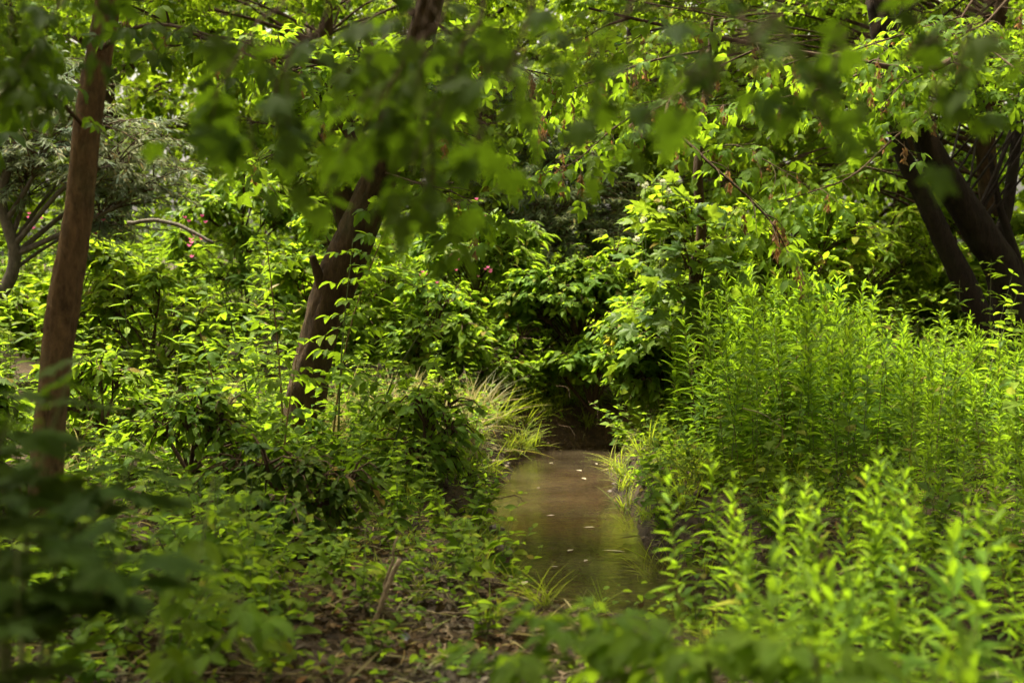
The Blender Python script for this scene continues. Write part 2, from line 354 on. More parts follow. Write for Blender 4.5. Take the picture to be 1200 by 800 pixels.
def xform(tm, loc, ang, s, pitch=0.0, roll=0.0):
    v, t, a = tm
    ca, sa = math.cos(ang), math.sin(ang); v = v * s
    cp, sp = math.cos(pitch), math.sin(pitch); cr, sr = math.cos(roll), math.sin(roll)
    v = np.stack([v[:, 0] * cr + v[:, 2] * sr, v[:, 1], -v[:, 0] * sr + v[:, 2] * cr], 1)
    v = np.stack([v[:, 0], v[:, 1] * cp - v[:, 2] * sp, v[:, 1] * sp + v[:, 2] * cp], 1)
    v = np.stack([v[:, 0] * ca + v[:, 1] * sa, -v[:, 0] * sa + v[:, 1] * ca, v[:, 2]], 1)
    return v + np.array(loc), t, a
def joined(tms):
    V, T, A, n = [], [], [], 0
    for v, t, a in tms: V.append(v); T.append(t + n); A.append(a); n += len(v)
    return np.vstack(V), np.vstack(T), np.vstack(A)
def stalk(p0, p1, w=0.006):
    p0 = np.array(p0, float); p1 = np.array(p1, float); d = nrm(p1 - p0); x = np.cross(d, (0, 0, 1)); x = nrm(x) * w; z = np.array([0, 0, w])
    v = np.array([p0 - x, p0 + x, p0 - z * 1.4, p1 - x * 0.7, p1 + x * 0.7, p1 - z])
    t = np.array([(0, 1, 4), (0, 4, 3), (1, 2, 5), (1, 5, 4), (2, 0, 3), (2, 3, 5)])
    return v, t, np.full((6, 3), 0.0)
def compound_leaf(seed, n=5, res=6):
    """box-elder leaf: paired leaflets on a stalk, total length 1"""
    r_ = random.Random(seed); parts = [stalk((0, 0, 0), (0, 0.62, 0.0))] if res > 2 else []
    def lf(s): return simple_leaf(res, 0.52, 0.72, 0.30, r_.uniform(0.15, 0.4), 0.08, 0.10, 0.01, r_.uniform(-.06, .06))
    parts.append(xform(lf(1), (0, 0.60, 0), r_.uniform(-.15, .15), 0.46, r_.uniform(-.35, 0), r_.uniform(-.2, .2)))
    for k in range((n - 1) // 2):
        y = 0.56 - 0.22 * k
        for sgn in (-1, 1):
            parts.append(xform(lf(1), (0, y, 0), sgn * r_.uniform(0.85, 1.25), r_.uniform(0.34, 0.42), r_.uniform(-.45, -.05), r_.uniform(-.3, .3)))
    return joined(parts)
L_lance = [simple_leaf(4, 0.25, 0.85, 0.45, d, 0.0, 0, 0, s) for d, s in ((0.25, 0.03), (0.45, -0.04), (0.12, 0.0))]
L_lance3 = simple_leaf(3, 0.20, 0.85, 0.4, 0.3)
L_balsam = [simple_leaf(6, 0.27, 0.85, 0.35, d, 0.06, 0.05, 0.004, s) for d, s in ((0.25, 0.05), (0.5, -0.05), (0.1, 0.02))]
L_ovate = [simple_leaf(6, 0.58, 0.70, 0.28, d, 0.10, 0.07, 0.01, s) for d, s in ((0.2, 0.03), (0.4, -0.04), (0.1, 0.0))]
L_ovate3 = [simple_leaf(3, 0.58, 0.72, 0.25, d) for d in (0.15, 0.35)]
L_small = simple_leaf(3, 0.55, 0.75, 0.25, 0.2)
L_willow = simple_leaf(2, 0.17, 0.9, 0.3, 0.2)
L_palm = [palm_leaf(s, d) for s, d in ((1, 0.18), (2, 0.32), (3, 0.1))]
L_comp = [compound_leaf(s, 5 if s % 3 else 3, 6) for s in range(6)]
L_compfar = [compound_leaf(20 + s, 5, 2) for s in range(3)]
L_comp3 = [compound_leaf(30 + s, 3, 2) for s in range(2)]
L_card = simple_leaf(2, 0.55, 0.75, 0.25, 0.2)
L_lance2 = simple_leaf(2, 0.22, 0.85, 0.4, 0.3)
L_blade = [simple_leaf(5, 0.030, 0.5, 0.5, d, 0, 0, 0, s) for d, s in ((0.5, 0.05), (0.8, -0.1), (0.25, 0.0))]

def mesh_of(tm, name, mat, tint=0.4):
    b = MB(); b.leaves(tm, [(0, 0, 0)], [(0, 1, 0)], [(0, 0, 1)], 1.0, mat, np.array([tint])); return b.mesh(name)
ME_comp = [mesh_of(t, "box_elder_leaf", M['elder'], 0.1 + 0.1 * i) for i, t in enumerate(L_comp)]
ME_compdark = [mesh_of(t, "shade_darkened_leaf", M['shade'], 0.1 + 0.1 * i) for i, t in enumerate(L_comp)]
ME_palm = [mesh_of(joined([xform(t, (0, 0.45, 0), 0, 0.75), stalk((0, 0, 0), (0, 0.47, 0), 0.01)]), "maple_leaf", M['maple'], 0.2 + 0.15 * i) for i, t in enumerate(L_palm)]
ME_palmdark = [mesh_of(joined([xform(t, (0, 0.45, 0), 0, 0.75), stalk((0, 0, 0), (0, 0.47, 0), 0.01)]), "shade_darkened_maple_leaf", M['shade'], 0.2 + 0.15 * i) for i, t in enumerate(L_palm)]
ME_lance = [mesh_of(t, "lance_leaf", M['gold'], 0.2 + 0.15 * i) for i, t in enumerate(L_lance)]
ME_balsam = [mesh_of(t, "balsam_leaf", M['balsam'], 0.2 + 0.15 * i) for i, t in enumerate(L_balsam)]
def samara_mesh(seed):
    b = MB(); r_ = np.random.default_rng(seed); k = 16
    z = -r_.random(k) * 0.9; P = np.stack([r_.normal(size=k) * 0.05, r_.normal(size=k) * 0.05, z], 1)
    D = nrm(np.stack([r_.normal(size=k) * 0.5, r_.normal(size=k) * 0.5, -np.ones(k)], 1))
    b.leaves(simple_leaf(3, 0.34, 1.3, 0.1, 0.2), P, D, r_.normal(size=(k, 3)), 0.33, M['samara'])
    b.tubes(np.array([[0, 0, 0.25], [0.01, 0, -0.4], [0, 0.01, -0.9]]), np.array([.012, .01, .006]), 3, M['redstem'])
    return b.mesh("seed_cluster")
ME_samara = [samara_mesh(s) for s in range(3)]

# ------------------------------------------------------------------ terrain and stream
STREAM = spline([(16, 3.2), (6, 4.6), (2.9, 5.3), (1.6, 5.9), (0.85, 6.7), (0.47, 7.7), (0.38, 9.0), (0.36, 10.2), (0.36, 11.6), (0.52, 12.9), (1.25, 13.75), (2.6, 14.4), (6, 15.6), (12, 19), (24, 26)], 400)
WATER_Z = -0.36
def sdist(x, y):
    x = np.asarray(x, float); y = np.asarray(y, float); sh = x.shape
    p = np.stack([x.ravel(), y.ravel()], 1); out = np.empty(len(p))
    for i in range(0, len(p), 20000):
        q = p[i:i + 20000]; out[i:i + 20000] = np.sqrt(((q[:, None, :] - STREAM[None]) ** 2).sum(-1)).min(1)
    return out.reshape(sh)
def height(x, y):
    x = np.asarray(x, float); y = np.asarray(y, float)
    d = sdist(x, y) + 0.16 * fbm(x * 1.7 + 3, y * 1.7, 3)
    wide = 0.42 + 0.15 * sstep(13.0, 8.5, y) * sstep(5.0, 7.0, y) - 0.04
    top = 0.10 * fbm(x * 0.5, y * 0.5, 3) + 0.05 * fbm(x * 3, y * 3, 3) + 0.25 * sstep(13, 17, y) + 0.02 * np.clip(y - 17, 0, 40) + 0.12 * sstep(1.5, 5, -x) * sstep(6, 9, y)
    bed = -0.52 + 0.05 * fbm(x * 4, y * 4, 3)
    pr = sstep(wide - 0.12, wide + 0.34, d)
    return bed * (1 - pr) + top * pr + 0.03 * fbm(x * 7, y * 7, 2) * pr
def axis(lo, hi, dense_lo, dense_hi, step, outer):
    a = list(np.arange(dense_lo, dense_hi, step)); s = step
    x = dense_hi
    while x < hi: a.append(x); s *= outer; x += s
    a.append(hi); s = step; x = dense_lo; b = []
    while x > lo: s *= outer; x -= s; b.append(max(x, lo))
    return np.array(b[::-1] + a)
gx = axis(-260, 260, -4.0, 4.0, 0.058, 1.13); gy = axis(-40, 420, 4.4, 15.0, 0.052, 1.11)
X, Y = np.meshgrid(gx, gy); Z = height(X, Y)
nx, ny = len(gx), len(gy)
i = np.arange(ny - 1)[:, None] * nx; j = np.arange(nx - 1)[None]
q = np.stack([i + j, i + j + 1, i + nx + j + 1, i + nx + j], -1).reshape(-1, 4)
b = MB(); b.add(np.stack([X, Y, Z], -1).reshape(-1, 3), np.vstack([q[:, [0, 1, 2]], q[:, [0, 2, 3]]]), (0, 0, 0), M['soil'])
ground = tag(obj("ground", b.mesh("ground")), kind="structure")
# water: a strip that follows the channel
b = MB(); tgt = nrm(np.gradient(STREAM, axis=0)); nn = np.stack([-tgt[:, 1], tgt[:, 0]], 1)
sl = STREAM + nn * 0.85; sr = STREAM - nn * 0.85; k = len(STREAM)
W = np.vstack([np.c_[sl, np.full(k, WATER_Z)], np.c_[sr, np.full(k, WATER_Z)]]); a = np.arange(k - 1)
b.add(W, np.vstack([np.stack([a + k, a + k + 1, a + 1], 1), np.stack([a + k, a + 1, a], 1)]), (0, 0, 0), M['water'])
tag(obj("stream_water", b.mesh("stream_water")), kind="structure")
def hz(x, y): return float(height(np.array([x]), np.array([y]))[0])
def on_ground(x, y, dz=-0.01): return (x, y, hz(x, y) + dz)

# ------------------------------------------------------------------ trees
def trunk_mesh(path, rad, mat, n=70, sides=28, rough=0.06, seed=0, knots=(), flare=0.0):
    P = spline(path, n); r = lerp1(rad, n); b = MB()
    if flare: r = r * (1 + flare * np.exp(-np.linspace(0, 1, n) * 14))
    b.tubes(P, r, sides, mat, cap=True)
    V = b.V[0].reshape(n, sides, 3); C = P[:, None, :]
    th = np.arange(sides) * 2 * np.pi / sides
    ridg = np.zeros((n, sides)); s_ = np.linspace(0, np.sum(np.linalg.norm(np.diff(P, axis=0), axis=1)), n)
    TH, SS = np.meshgrid(th, s_)
    ridg = np.abs(fbm(np.cos(TH) * 5 + seed * 7 + np.sin(TH) * 3, SS * 2.2 + np.sin(TH) * 5, 3)) * -1.6 + 0.5 * fbm(np.cos(TH) * 1.2 + seed + 9, SS * 1.1 + np.sin(TH) * 1.2, 2)
    for (f, ang, amp) in knots:
        ridg += amp / rough * np.exp(-((SS / s_[-1] - f) * 60) ** 2 - (np.angle(np.exp(1j * (TH - ang))) * 1.8) ** 2)
    b.V[0] = (C + (V - C) * (1 + rough * ridg[:, :, None])).reshape(-1, 3)
    return b.mesh("trunk")
def nearest_on(path, p, lo=0.3):
    P = spline(path, 60); k0 = int(60 * lo)
    d = np.linalg.norm(P[k0:] - p - np.array([0, 0, -0.6]), axis=1); return P[k0 + int(np.argmin(d))]
def clumped_crown(base, path, clumps, leaf_tms, leaf_s, mat, twigs=16, per=10, limb_r=0.05, limb_mat=None, droop=0.35, seed=0, limbs_sep=8, up=0.9, out=0.0, ctr=None):
    """clumps: list of (centre, (rx,ry,rz)); returns crown mesh and list of limb meshes; coordinates relative to base"""
    base = np.asarray(base, float); cb = MB(); limbs = []; extra = MB(); extran = 0
    tw_a, tw_b = [], []
    for ci, (c, rr) in enumerate(clumps):
        c = np.asarray(c, float); rr = np.asarray(rr, float)
        st = nearest_on(path, c); mid = (st + c) / 2 + rnd(1, 0.12)[0] * np.linalg.norm(c - st) * 0.5 + np.array([0, 0, 0.12 * np.linalg.norm(c - st)])
        lp = spline([st, mid, c], 9) - base; lr = np.linspace(limb_r, limb_r * 0.3, 9)
        if ci < limbs_sep:
            lb = MB(); lb.tubes(lp, lr, 8, limb_mat or M['bark_dark']); limbs.append(lb.mesh("limb"))
        else:
            cb.tubes(lp, lr * 0.7, 5, limb_mat or M['bark_dark'])
        k = twigs
        u = nrm(rnd(k)) * (rng.random((k, 1)) ** 0.4) * rr
        s0 = lp[rng.integers(4, 9, k)] + base
        tw_a.append(s0); tw_b.append(c + u)
    A = np.vstack(tw_a); Bp = np.vstack(tw_b); k = len(A)
    t = np.linspace(0, 1, 4)[None, :, None]
    sag = -droop * 0.4 * np.linalg.norm(Bp - A, axis=1)[:, None, None] * (t ** 2)
    path_t = A[:, None] * (1 - t) + Bp[:, None] * t + np.concatenate([np.zeros((k, 4, 2)), sag + 0.25 * (t - t ** 2) * np.ones((k, 1, 1))], 2) - base
    cb.tubes(path_t, np.broadcast_to(np.linspace(0.009, 0.003, 4), (k, 4)), 3, M['twig'])
    f = rng.random((k, per)) ** 0.6 * 0.85 + 0.15
    ii = np.minimum((f * 3).astype(int), 2); ff = (f * 3 - ii)[..., None]
    P0 = np.take_along_axis(path_t, ii[..., None], 1) * (1 - ff) + np.take_along_axis(path_t, (ii + 1)[..., None], 1) * ff
    d0 = nrm(Bp - A)[:, None, :]
    D = nrm(d0 * 0.6 + rng.normal(size=(k, per, 3)) * np.array([0.75, 0.75, 0.25]) + np.array([0, 0, -droop]))
    N = np.array([0, 0, up]) + rng.normal(size=(k, per, 3)) * 0.45
    if out:
        o_ = nrm(P0 + base - np.asarray(ctr)); N = N + out * o_; D = nrm(D + 0.5 * out * o_ * np.array([1, 1, 0]) + np.array([0, 0, -0.35 * out]))
    P0 = P0.reshape(-1, 3); D = D.reshape(-1, 3); N = N.reshape(-1, 3)
    sel = rng.integers(0, len(leaf_tms), len(P0))
    for q_, tm in enumerate(leaf_tms):
        m_ = sel == q_
        cb.leaves(tm, P0[m_], D[m_], N[m_], leaf_s * rng.uniform(0.65, 1.2, m_.sum()), mat)
    return cb.mesh("crown"), limbs
def tree(name, label, cat, path, rad, bark, crown=None, limbs=(), group=None, **kw):
    base = np.asarray(path[0], float)
    e = thing(name, label, cat, base, group=group)
    obj("trunk", trunk_mesh(np.asarray(path) - base, rad, bark, **kw), e)
    for lm in limbs: obj("limb", lm, e)
    if crown: obj("crown", crown, e)
    return e
def bough(tree_e, pts, r0, leaf_meshes, n_tw, per, leaf_s, tw_len=0.35, seeds=0, droop=0.35, bark='twig', up=1.0, spread=1.0, start=0.12):
    """a leafy branch of a tree (part) whose leaves and seed clusters are pieces of their own (sub-parts)"""
    base = np.array(tree_e.location); P = spline(pts, 24) - base; b = MB()
    b.tubes(P, np.linspace(r0, r0 * 0.25, 24), 7, M[bark])
    tips = []
    for k in range(n_tw):
        f = start + (1 - start) * (k + rng.random() * 0.6) / n_tw; i = min(int(f * 23), 22); p = P[i]; tg = nrm(P[i + 1] - P[i])
        sd = nrm(np.cross(tg, (0, 0, 1))) * (1 if k % 2 else -1) * spread
        e = p + (tg * 0.55 + sd * rng.uniform(0.5, 1.0) + np.array([0, 0, rng.uniform(-0.35, 0.15) - droop * 0.3])) * tw_len * rng.uniform(0.6, 1.2)
        tp = spline([p, (p + e) / 2 + np.array([0, 0, 0.03]) + rnd(1, 0.015)[0], e], 6); tips.append(tp)
        b.tubes(tp, np.linspace(max(r0 * 0.35, 0.002), 0.0012, 6), 4, M[bark])
    tips.append(P[-6:])
    bo = obj("bough", b.mesh("bough"), tree_e)
    for tp in tips:
        for q_ in range(per):
            f = 1.0 if q_ == 0 else rng.uniform(0.25, 1.0); i = min(int(f * 5), 4); p = tp[i] * (1 - (f * 5 - i)) + tp[i + 1] * (f * 5 - i)
            tg = nrm(tp[-1] - tp[0]); sd = nrm(np.cross(tg, (0, 0, 1))) * (1 if q_ % 2 else -1)
            D = tg * (1.0 if q_ == 0 else 0.35) + sd * (0.1 if q_ == 0 else 0.8) + rnd(1, 0.25)[0] + np.array([0, 0, -droop])
            N = np.array([0, 0, up]) + rnd(1, 0.35)[0]
            obj("leaf", leaf_meshes[rng.integers(len(leaf_meshes))], bo, mat=frame(p, D, N, leaf_s * rng.uniform(0.7, 1.2)))
    for k in range(int(seeds * 1.7)):
        tp = tips[rng.integers(len(tips))]; p = tp[rng.integers(2, 6)]
        obj("seed_cluster", ME_samara[k % 3], bo, mat=frame(p, (rng.normal() * .3, 1, 0), (0, rng.normal() * .15, 1), rng.uniform(0.09, 0.17)))
    return bo
def ball_clumps(c, R3, n, r, lo=-1.0, seed=0):
    out = []
    for k in range(n):
        while True:
            u = rnd(1)[0]; u = u / np.linalg.norm(u) * rng.uniform(0.35, 1.0) ** 0.5
            if u[2] > lo: break
        rr = r * rng.uniform(0.7, 1.25)
        out.append((np.asarray(c) + u * np.asarray(R3), (rr, rr, rr * 0.65)))
    return out

# --- slim brown trunk on the left
def pth(pix): return [px(*p) for p in pix]
def grounded(path, dz=-0.15):
    p0 = path[0].copy(); p0[2] = hz(p0[0], p0[1]) + dz; return [p0] + list(path[1:])
p1 = grounded(pth([(42, 600, 6.6), (60, 480, 6.6), (76, 350, 6.6), (93, 240, 6.62), (104, 130, 6.65), (124, 20, 6.7), (150, -140, 6.8), (190, -420, 7.1), (200, -800, 7.4)]))
cl = ball_clumps((-3.5, 6.8, 5.0), (2.2, 2.2, 1.4), 32, 0.6)
cr, lm = clumped_crown(p1[0], p1, cl, L_comp3, 0.20, M['elder'], 16, 9, 0.04, M['bark_brown'])
t1 = tree("young_tree", "slim brown trunk standing upright behind dark blurred leaves at the stream's shaded side", "tree", p1, (0.084, 0.074, 0.078, 0.068, 0.066, 0.060, 0.055, 0.045, 0.02), M['bark_brown'], cr, lm, rough=0.15, n=110, sides=32, seed=1, knots=((0.22, 2.6, 0.10), (0.145, 4.4, 0.12)))
# --- leaning dark trunk
p2 = grounded(pth([(345, 545, 10.6), (357, 480, 10.6), (372, 400, 10.6), (396, 325, 10.6), (432, 240, 10.55), (462, 160, 10.5), (500, 20, 10.4), (560, -200, 10.2), (640, -480, 10.0)]))
cl = ball_clumps((-1.4, 9.4, 5.4), (2.8, 1.9, 1.6), 42, 0.7) + [(px(300 + 40 * k, 60 + 25 * (k % 3), 10.8), (0.45, 0.45, 0.3)) for k in range(7)]
cr, lm = clumped_crown(p2[0], p2, cl, L_comp3, 0.21, M['elder'], 16, 9, 0.04, M['bark_dark'])
t2 = tree("leaning_tree", "dark rough trunk leaning over the dry grass mound, slender shoots at its foot", "tree", p2, (0.20, 0.15, 0.135, 0.165, 0.14, 0.125, 0.10, 0.07, 0.03), M['bark_dark'], cr, lm, rough=0.12, n=120, sides=36, seed=2, flare=0.3, knots=((0.16, 2.4, 0.16), (0.24, 0.5, 0.10)))
sb = MB(); s0 = px(382, 350, 10.55) - p2[0]; s1 = px(366, 300, 10.45) - p2[0]
sb.tubes(spline([s0, (s0 + s1) / 2, s1], 6), np.array([.05, .045, .04, .036, .03, .026]), 10, M['bark_dark'], cap=True); obj("branch_stub", sb.mesh("branch_stub"), t2)
# --- dark multi-stemmed tree on the right
YR = 15.5
p3 = grounded(pth([(1196, 420, YR), (1180, 340, YR), (1150, 275, YR - .1), (1112, 215, YR - .2), (1085, 165, YR - .3), (1050, 60, YR - .5), (1010, -80, YR - .7), (960, -300, YR - 1)]))
cl = ball_clumps((6.4, 17.0, 5.6), (3.4, 2.6, 2.0), 44, 0.75) + [(px(1000 + 35 * k, 75 + 22 * (k % 3), YR - 1.2), (0.5, 0.5, 0.28)) for k in range(7)]
cr, lm = clumped_crown(p3[0], p3, cl, L_comp3, 0.22, M['elder'], 16, 9, 0.022, M['bark_black'])
t3 = tree("multi_stemmed_tree", "blackish thick tree with several leaning stems behind the tall herb stand", "tree", p3, (0.27, 0.20, 0.185, 0.165, 0.14, 0.09, 0.06, 0.03), M['bark_black'], cr, lm, rough=0.12, n=110, sides=32, seed=3, flare=0.2)
for pix, rr_ in (([(1160, 400, YR - .3), (1132, 335, YR - .3), (1105, 280, YR - .35), (1082, 230, YR - .4), (1062, 190, YR - .45), (1040, 120, YR - .5), (1020, 0, YR - .5)], (0.15, 0.135, 0.12, 0.105, 0.095, 0.08, 0.05)),
                 ([(1185, 360, YR + .3), (1168, 300, YR + .3), (1180, 245, YR + .3), (1188, 190, YR + .3), (1200, 100, YR + .3), (1230, -60, YR + .2)], (0.09, 0.075, 0.07, 0.065, 0.05, 0.03)),
                 ([(1200, 330, YR + .1), (1190, 300, YR + .1), (1178, 262, YR + .1), (1170, 235, YR + .1), (1160, 180, YR + .1)], (0.07, 0.06, 0.05, 0.04, 0.03))):
    pp = pth(pix); obj("stem", trunk_mesh(np.asarray(pp) - p3[0], rr_, M['bark_black'], n=60, sides=20, rough=0.12, seed=5), t3)
# --- maple sapling with big pale leaves at the water's turn
p4 = grounded(pth([(815, 470, 11.4), (818, 380, 11.4), (814, 320, 11.4), (822, 270, 11.4), (818, 200, 11.4), (826, 120, 11.5), (835, 20, 11.6)]))
t4 = tree("maple_sapling", "slim maple sapling with broad pale lobed leaves beside the narrow end of the water", "tree", p4, (0.055, 0.05, 0.047, 0.044, 0.04, 0.03, 0.012), M['bark_dark'], n=70, sides=16, rough=0.08, seed=4)
for k, (u, v, dY) in enumerate([(765, 250, -.2), (745, 300, -.3), (772, 330, -.5), (740, 365, -.2), (785, 372, -.5), (850, 300, -.4), (842, 345, -.5), (790, 215, -.3), (755, 400, .1), (728, 425, .2), (860, 250, -.3), (800, 280, -.6), (812, 335, -.35), (826, 305, -.35), (815, 375, -.35), (830, 262, -.35), (808, 225, -.35)]):
    e = px(u, v, 11.4 + dY); s = nearest_on(p4, e, 0.15)
    bough(t4, [s, (s + e) / 2 + np.array([0, 0, 0.08]), e], 0.010, ME_palm, 4, 3, 0.145, 0.22, 0, 0.25, up=0.8)

# --- drooping box-elder boughs that cross the picture at middle distance
def make_bough_set(tree_e, lst, meshes, leaf_s, tw_len, bark='twig', **kw):
    for pix, r0, n_tw, per, seeds in lst:
        bough(tree_e, pth(pix), r0, meshes, n_tw, per, leaf_s, tw_len, seeds, bark=bark, **kw)
make_bough_set(t3, [
    ([(1130, 60, 12.5), (1085, 82, 11.5), (990, 70, 10.5), (900, 55, 9.8), (800, 35, 9.0), (690, 10, 8.6)], 0.030, 16, 3, 14),
    ([(1100, 120, 12.5), (1050, 160, 11.6), (1000, 205, 11), (950, 225, 10.6), (900, 240, 10.4)], 0.012, 12, 4, 5),
    ([(1125, 20, 12.8), (1060, 40, 12), (1000, 60, 11.4), (950, 85, 11)], 0.012, 14, 4, 5),
    ([(1140, 0, 13), (1100, 60, 12.4), (1060, 95, 12), (1030, 130, 11.8)], 0.012, 13, 4, 3),
    ([(1180, 0, 13), (1150, 30, 12.4), (1110, 40, 12), (1080, 20, 11.8)], 0.012, 13, 4, 3),
    ([(1150, 50, 13.5), (1170, 65, 13), (1190, 80, 12.6), (1225, 100, 12.2)], 0.012, 10, 4, 0),
    ([(1040, 60, 13), (1000, 90, 12), (940, 110, 11.4), (880, 120, 11), (830, 125, 10.8)], 0.013, 13, 4, 8)], ME_comp, 0.24, 0.40)
make_bough_set(t4, [
    ([(830, 60, 11.5), (780, 130, 10.6), (820, 180, 10.2), (870, 225, 10.0), (905, 262, 9.9), (925, 300, 9.9)], 0.016, 12, 3, 10),
    ([(826, 100, 11.5), (770, 120, 11), (720, 150, 10.7), (680, 185, 10.5), (655, 200, 10.4)], 0.011, 13, 4, 8),
    ([(826, 60, 11.5), (770, 70, 11), (710, 90, 10.7), (650, 115, 10.5), (610, 150, 10.4)], 0.011, 13, 4, 9),
    ([(822, 180, 11.4), (860, 170, 11), (900, 190, 10.8), (950, 220, 10.6)], 0.010, 11, 4, 6)], ME_comp, 0.23, 0.38)
make_bough_set(t2, [
    ([(470, 120, 10.5), (400, 80, 10.0), (320, 65, 9.6), (240, 45, 9.2), (150, 5, 8.9)], 0.026, 14, 3, 5),
    ([(480, 90, 10.5), (420, 110, 10), (360, 150, 9.6), (310, 190, 9.3)], 0.012, 10, 3, 2),
    ([(470, 140, 10.5), (520, 160, 10), (560, 180, 9.8), (600, 200, 9.7)], 0.012, 10, 3, 4),
    ([(445, 200, 10.5), (490, 215, 10), (530, 225, 9.8), (580, 255, 9.7)], 0.010, 9, 3, 2),
    ([(500, 20, 10.4), (560, 60, 10), (610, 80, 9.8), (660, 90, 9.7)], 0.012, 11, 4, 6)], ME_comp, 0.23, 0.36)
make_bough_set(t1, [
    ([(112, 60, 6.65), (170, 30, 6.3), (240, 40, 6.0), (310, 75, 5.7)], 0.012, 9, 3, 0),
    ([(100, 150, 6.62), (60, 110, 6.3), (20, 90, 6.0), (-30, 120, 5.8)], 0.010, 7, 3, 0)], ME_compdark, 0.20, 0.28)
# --- big shade tree just outside the frame: its boughs hang dark and blurred before the lens
p0 = [np.array([3.3, 3.6, hz(3.3, 3.6) - .15]), np.array([3.25, 3.6, 1.5]), np.array([3.0, 3.5, 3.2]), np.array([2.4, 3.3, 5.0]), np.array([1.6, 3.1, 7.0])]
cl = ball_clumps((1.6, 1.6, 5.2), (3.4, 2.2, 1.4), 46, 0.75) + ball_clumps((-3.7, 4.2, 4.8), (2.0, 2.4, 1.2), 32, 0.7) + ball_clumps((-.5, 7.8, 5.6), (1.7, 1.5, .8), 16, 0.6)  # unseen clumps, placed so that their shade falls on the near banks
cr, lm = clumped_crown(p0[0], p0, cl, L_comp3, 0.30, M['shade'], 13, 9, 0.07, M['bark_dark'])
t0 = tree("shade_tree", "shade tree beyond the picture edge whose dark blurred leaves hang across the top", "tree", p0, (0.24, 0.20, 0.17, 0.12, 0.05), M['bark_dark'], cr, lm, rough=0.1, seed=8)
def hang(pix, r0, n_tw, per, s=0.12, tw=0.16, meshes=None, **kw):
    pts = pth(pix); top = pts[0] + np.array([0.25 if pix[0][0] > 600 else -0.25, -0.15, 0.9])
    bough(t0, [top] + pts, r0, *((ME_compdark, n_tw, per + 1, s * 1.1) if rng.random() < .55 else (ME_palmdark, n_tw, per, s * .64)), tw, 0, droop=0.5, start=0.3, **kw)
hang([(330, -60, 3.3), (300, 30, 3.1), (265, 90, 3.0), (245, 120, 3.0)], 0.006, 6, 2, 0.13)
hang([(380, -40, 3.0), (340, 60, 2.9), (320, 120, 2.9), (330, 170, 2.9)], 0.006, 7, 2, 0.12)
hang([(520, -60, 2.8), (480, 60, 2.7), (430, 140, 2.7), (400, 180, 2.7)], 0.006, 8, 2, 0.12)
hang([(560, -60, 2.9), (540, 60, 2.8), (510, 150, 2.8), (505, 215, 2.8)], 0.006, 8, 2, 0.13)
hang([(640, -60, 2.5), (610, 50, 2.4), (580, 120, 2.4), (560, 170, 2.4)], 0.005, 6, 2, 0.10)
hang([(760, -60, 2.6), (730, 20, 2.5), (705, 60, 2.5), (700, 95, 2.5)], 0.005, 6, 2, 0.10)
hang([(880, -60, 2.6), (870, 20, 2.5), (880, 60, 2.4), (890, 95, 2.4)], 0.005, 6, 2, 0.10)
hang([(1060, -60, 2.8), (1040, 0, 2.7), (1020, 40, 2.6), (980, 60, 2.6)], 0.005, 6, 2, 0.10)
hang([(1190, -60, 2.6), (1160, 0, 2.6), (1130, 50, 2.5), (1120, 95, 2.5)], 0.006, 8, 2, 0.11)
hang([(130, -80, 3.6), (90, -20, 3.5), (60, 20, 3.4), (50, 60, 3.4)], 0.006, 7, 2, 0.13)
hang([(0, -80, 3.4), (10, 0, 3.4), (20, 40, 3.4), (30, 70, 3.4)], 0.006, 6, 2, 0.12)
hang([(940, -60, 2.2), (860, 60, 2.1), (830, 110, 2.1), (800, 130, 2.1)], 0.004, 4, 2, 0.08)

# --- box elders behind the clearing whose bright low crowns close the upper picture
for nm, lab, base, spec in (
    ("box_elder_tree", "box elder with bright hanging leaves above the herb stand, trunk hidden", (5.9, 18.0), [(u, v, 16.8 + 2.6 * rng.random()) for u in range(640, 1120, 40) for v in (-60, 0, 55, 110, 165, 215) if not ((u < 760 and v > 170) or (u > 990 and v > 100))]),
    ("box_elder_tree", "box elder with bright leaves between slim and leaning trunk, above the willow", (-2.2, 18.4), [(u, v, 16.8 + 2.6 * rng.random()) for u in range(120, 640, 44) for v in (-60, 0, 55, 100, 150, 195) if not (u < 240 and v > 70)]),
    ("box_elder_tree", "box elder with bright leaves above the silver willow at the picture edge", (-8.0, 18.6), [(u, v, 16.8 + 1.6 * rng.random()) for u in range(-60, 130, 44) for v in (-60, -10, 35)])):
    bz = np.array([base[0], base[1], hz(*base) - .1]); pth_ = [bz, bz + (0.1, -.1, 1.6), bz + (-.1, -.5, 3.2), bz + (0, -1.2, 5.5)]
    cls = [(px(u + rng.uniform(-16, 16), v + rng.uniform(-18, 18), yy), (.5, .45, .26)) for u, v, yy in spec]
    cr, lm = clumped_crown(bz, pth_, cls, L_compfar, 0.24, M['far'], 10, 9, .028, M['bark_dark'], .4, limbs_sep=6, out=0.5, ctr=np.mean([c_[0] for c_ in cls], 0) + np.array([0, 3.0, -1.0]))
    tree(nm, lab, "tree", pth_, (.17, .14, .11, .05), M['bark_dark'], cr, lm, group="box elders behind the clearing", n=40, sides=14)

hang([(480, -60, 3.1), (480, 20, 3.05), (465, 80, 3.0), (450, 130, 3.0)], 0.006, 8, 2, 0.12)
hang([(510, -60, 3.3), (505, 0, 3.2), (490, 50, 3.2), (480, 90, 3.2)], 0.006, 7, 2, 0.12)
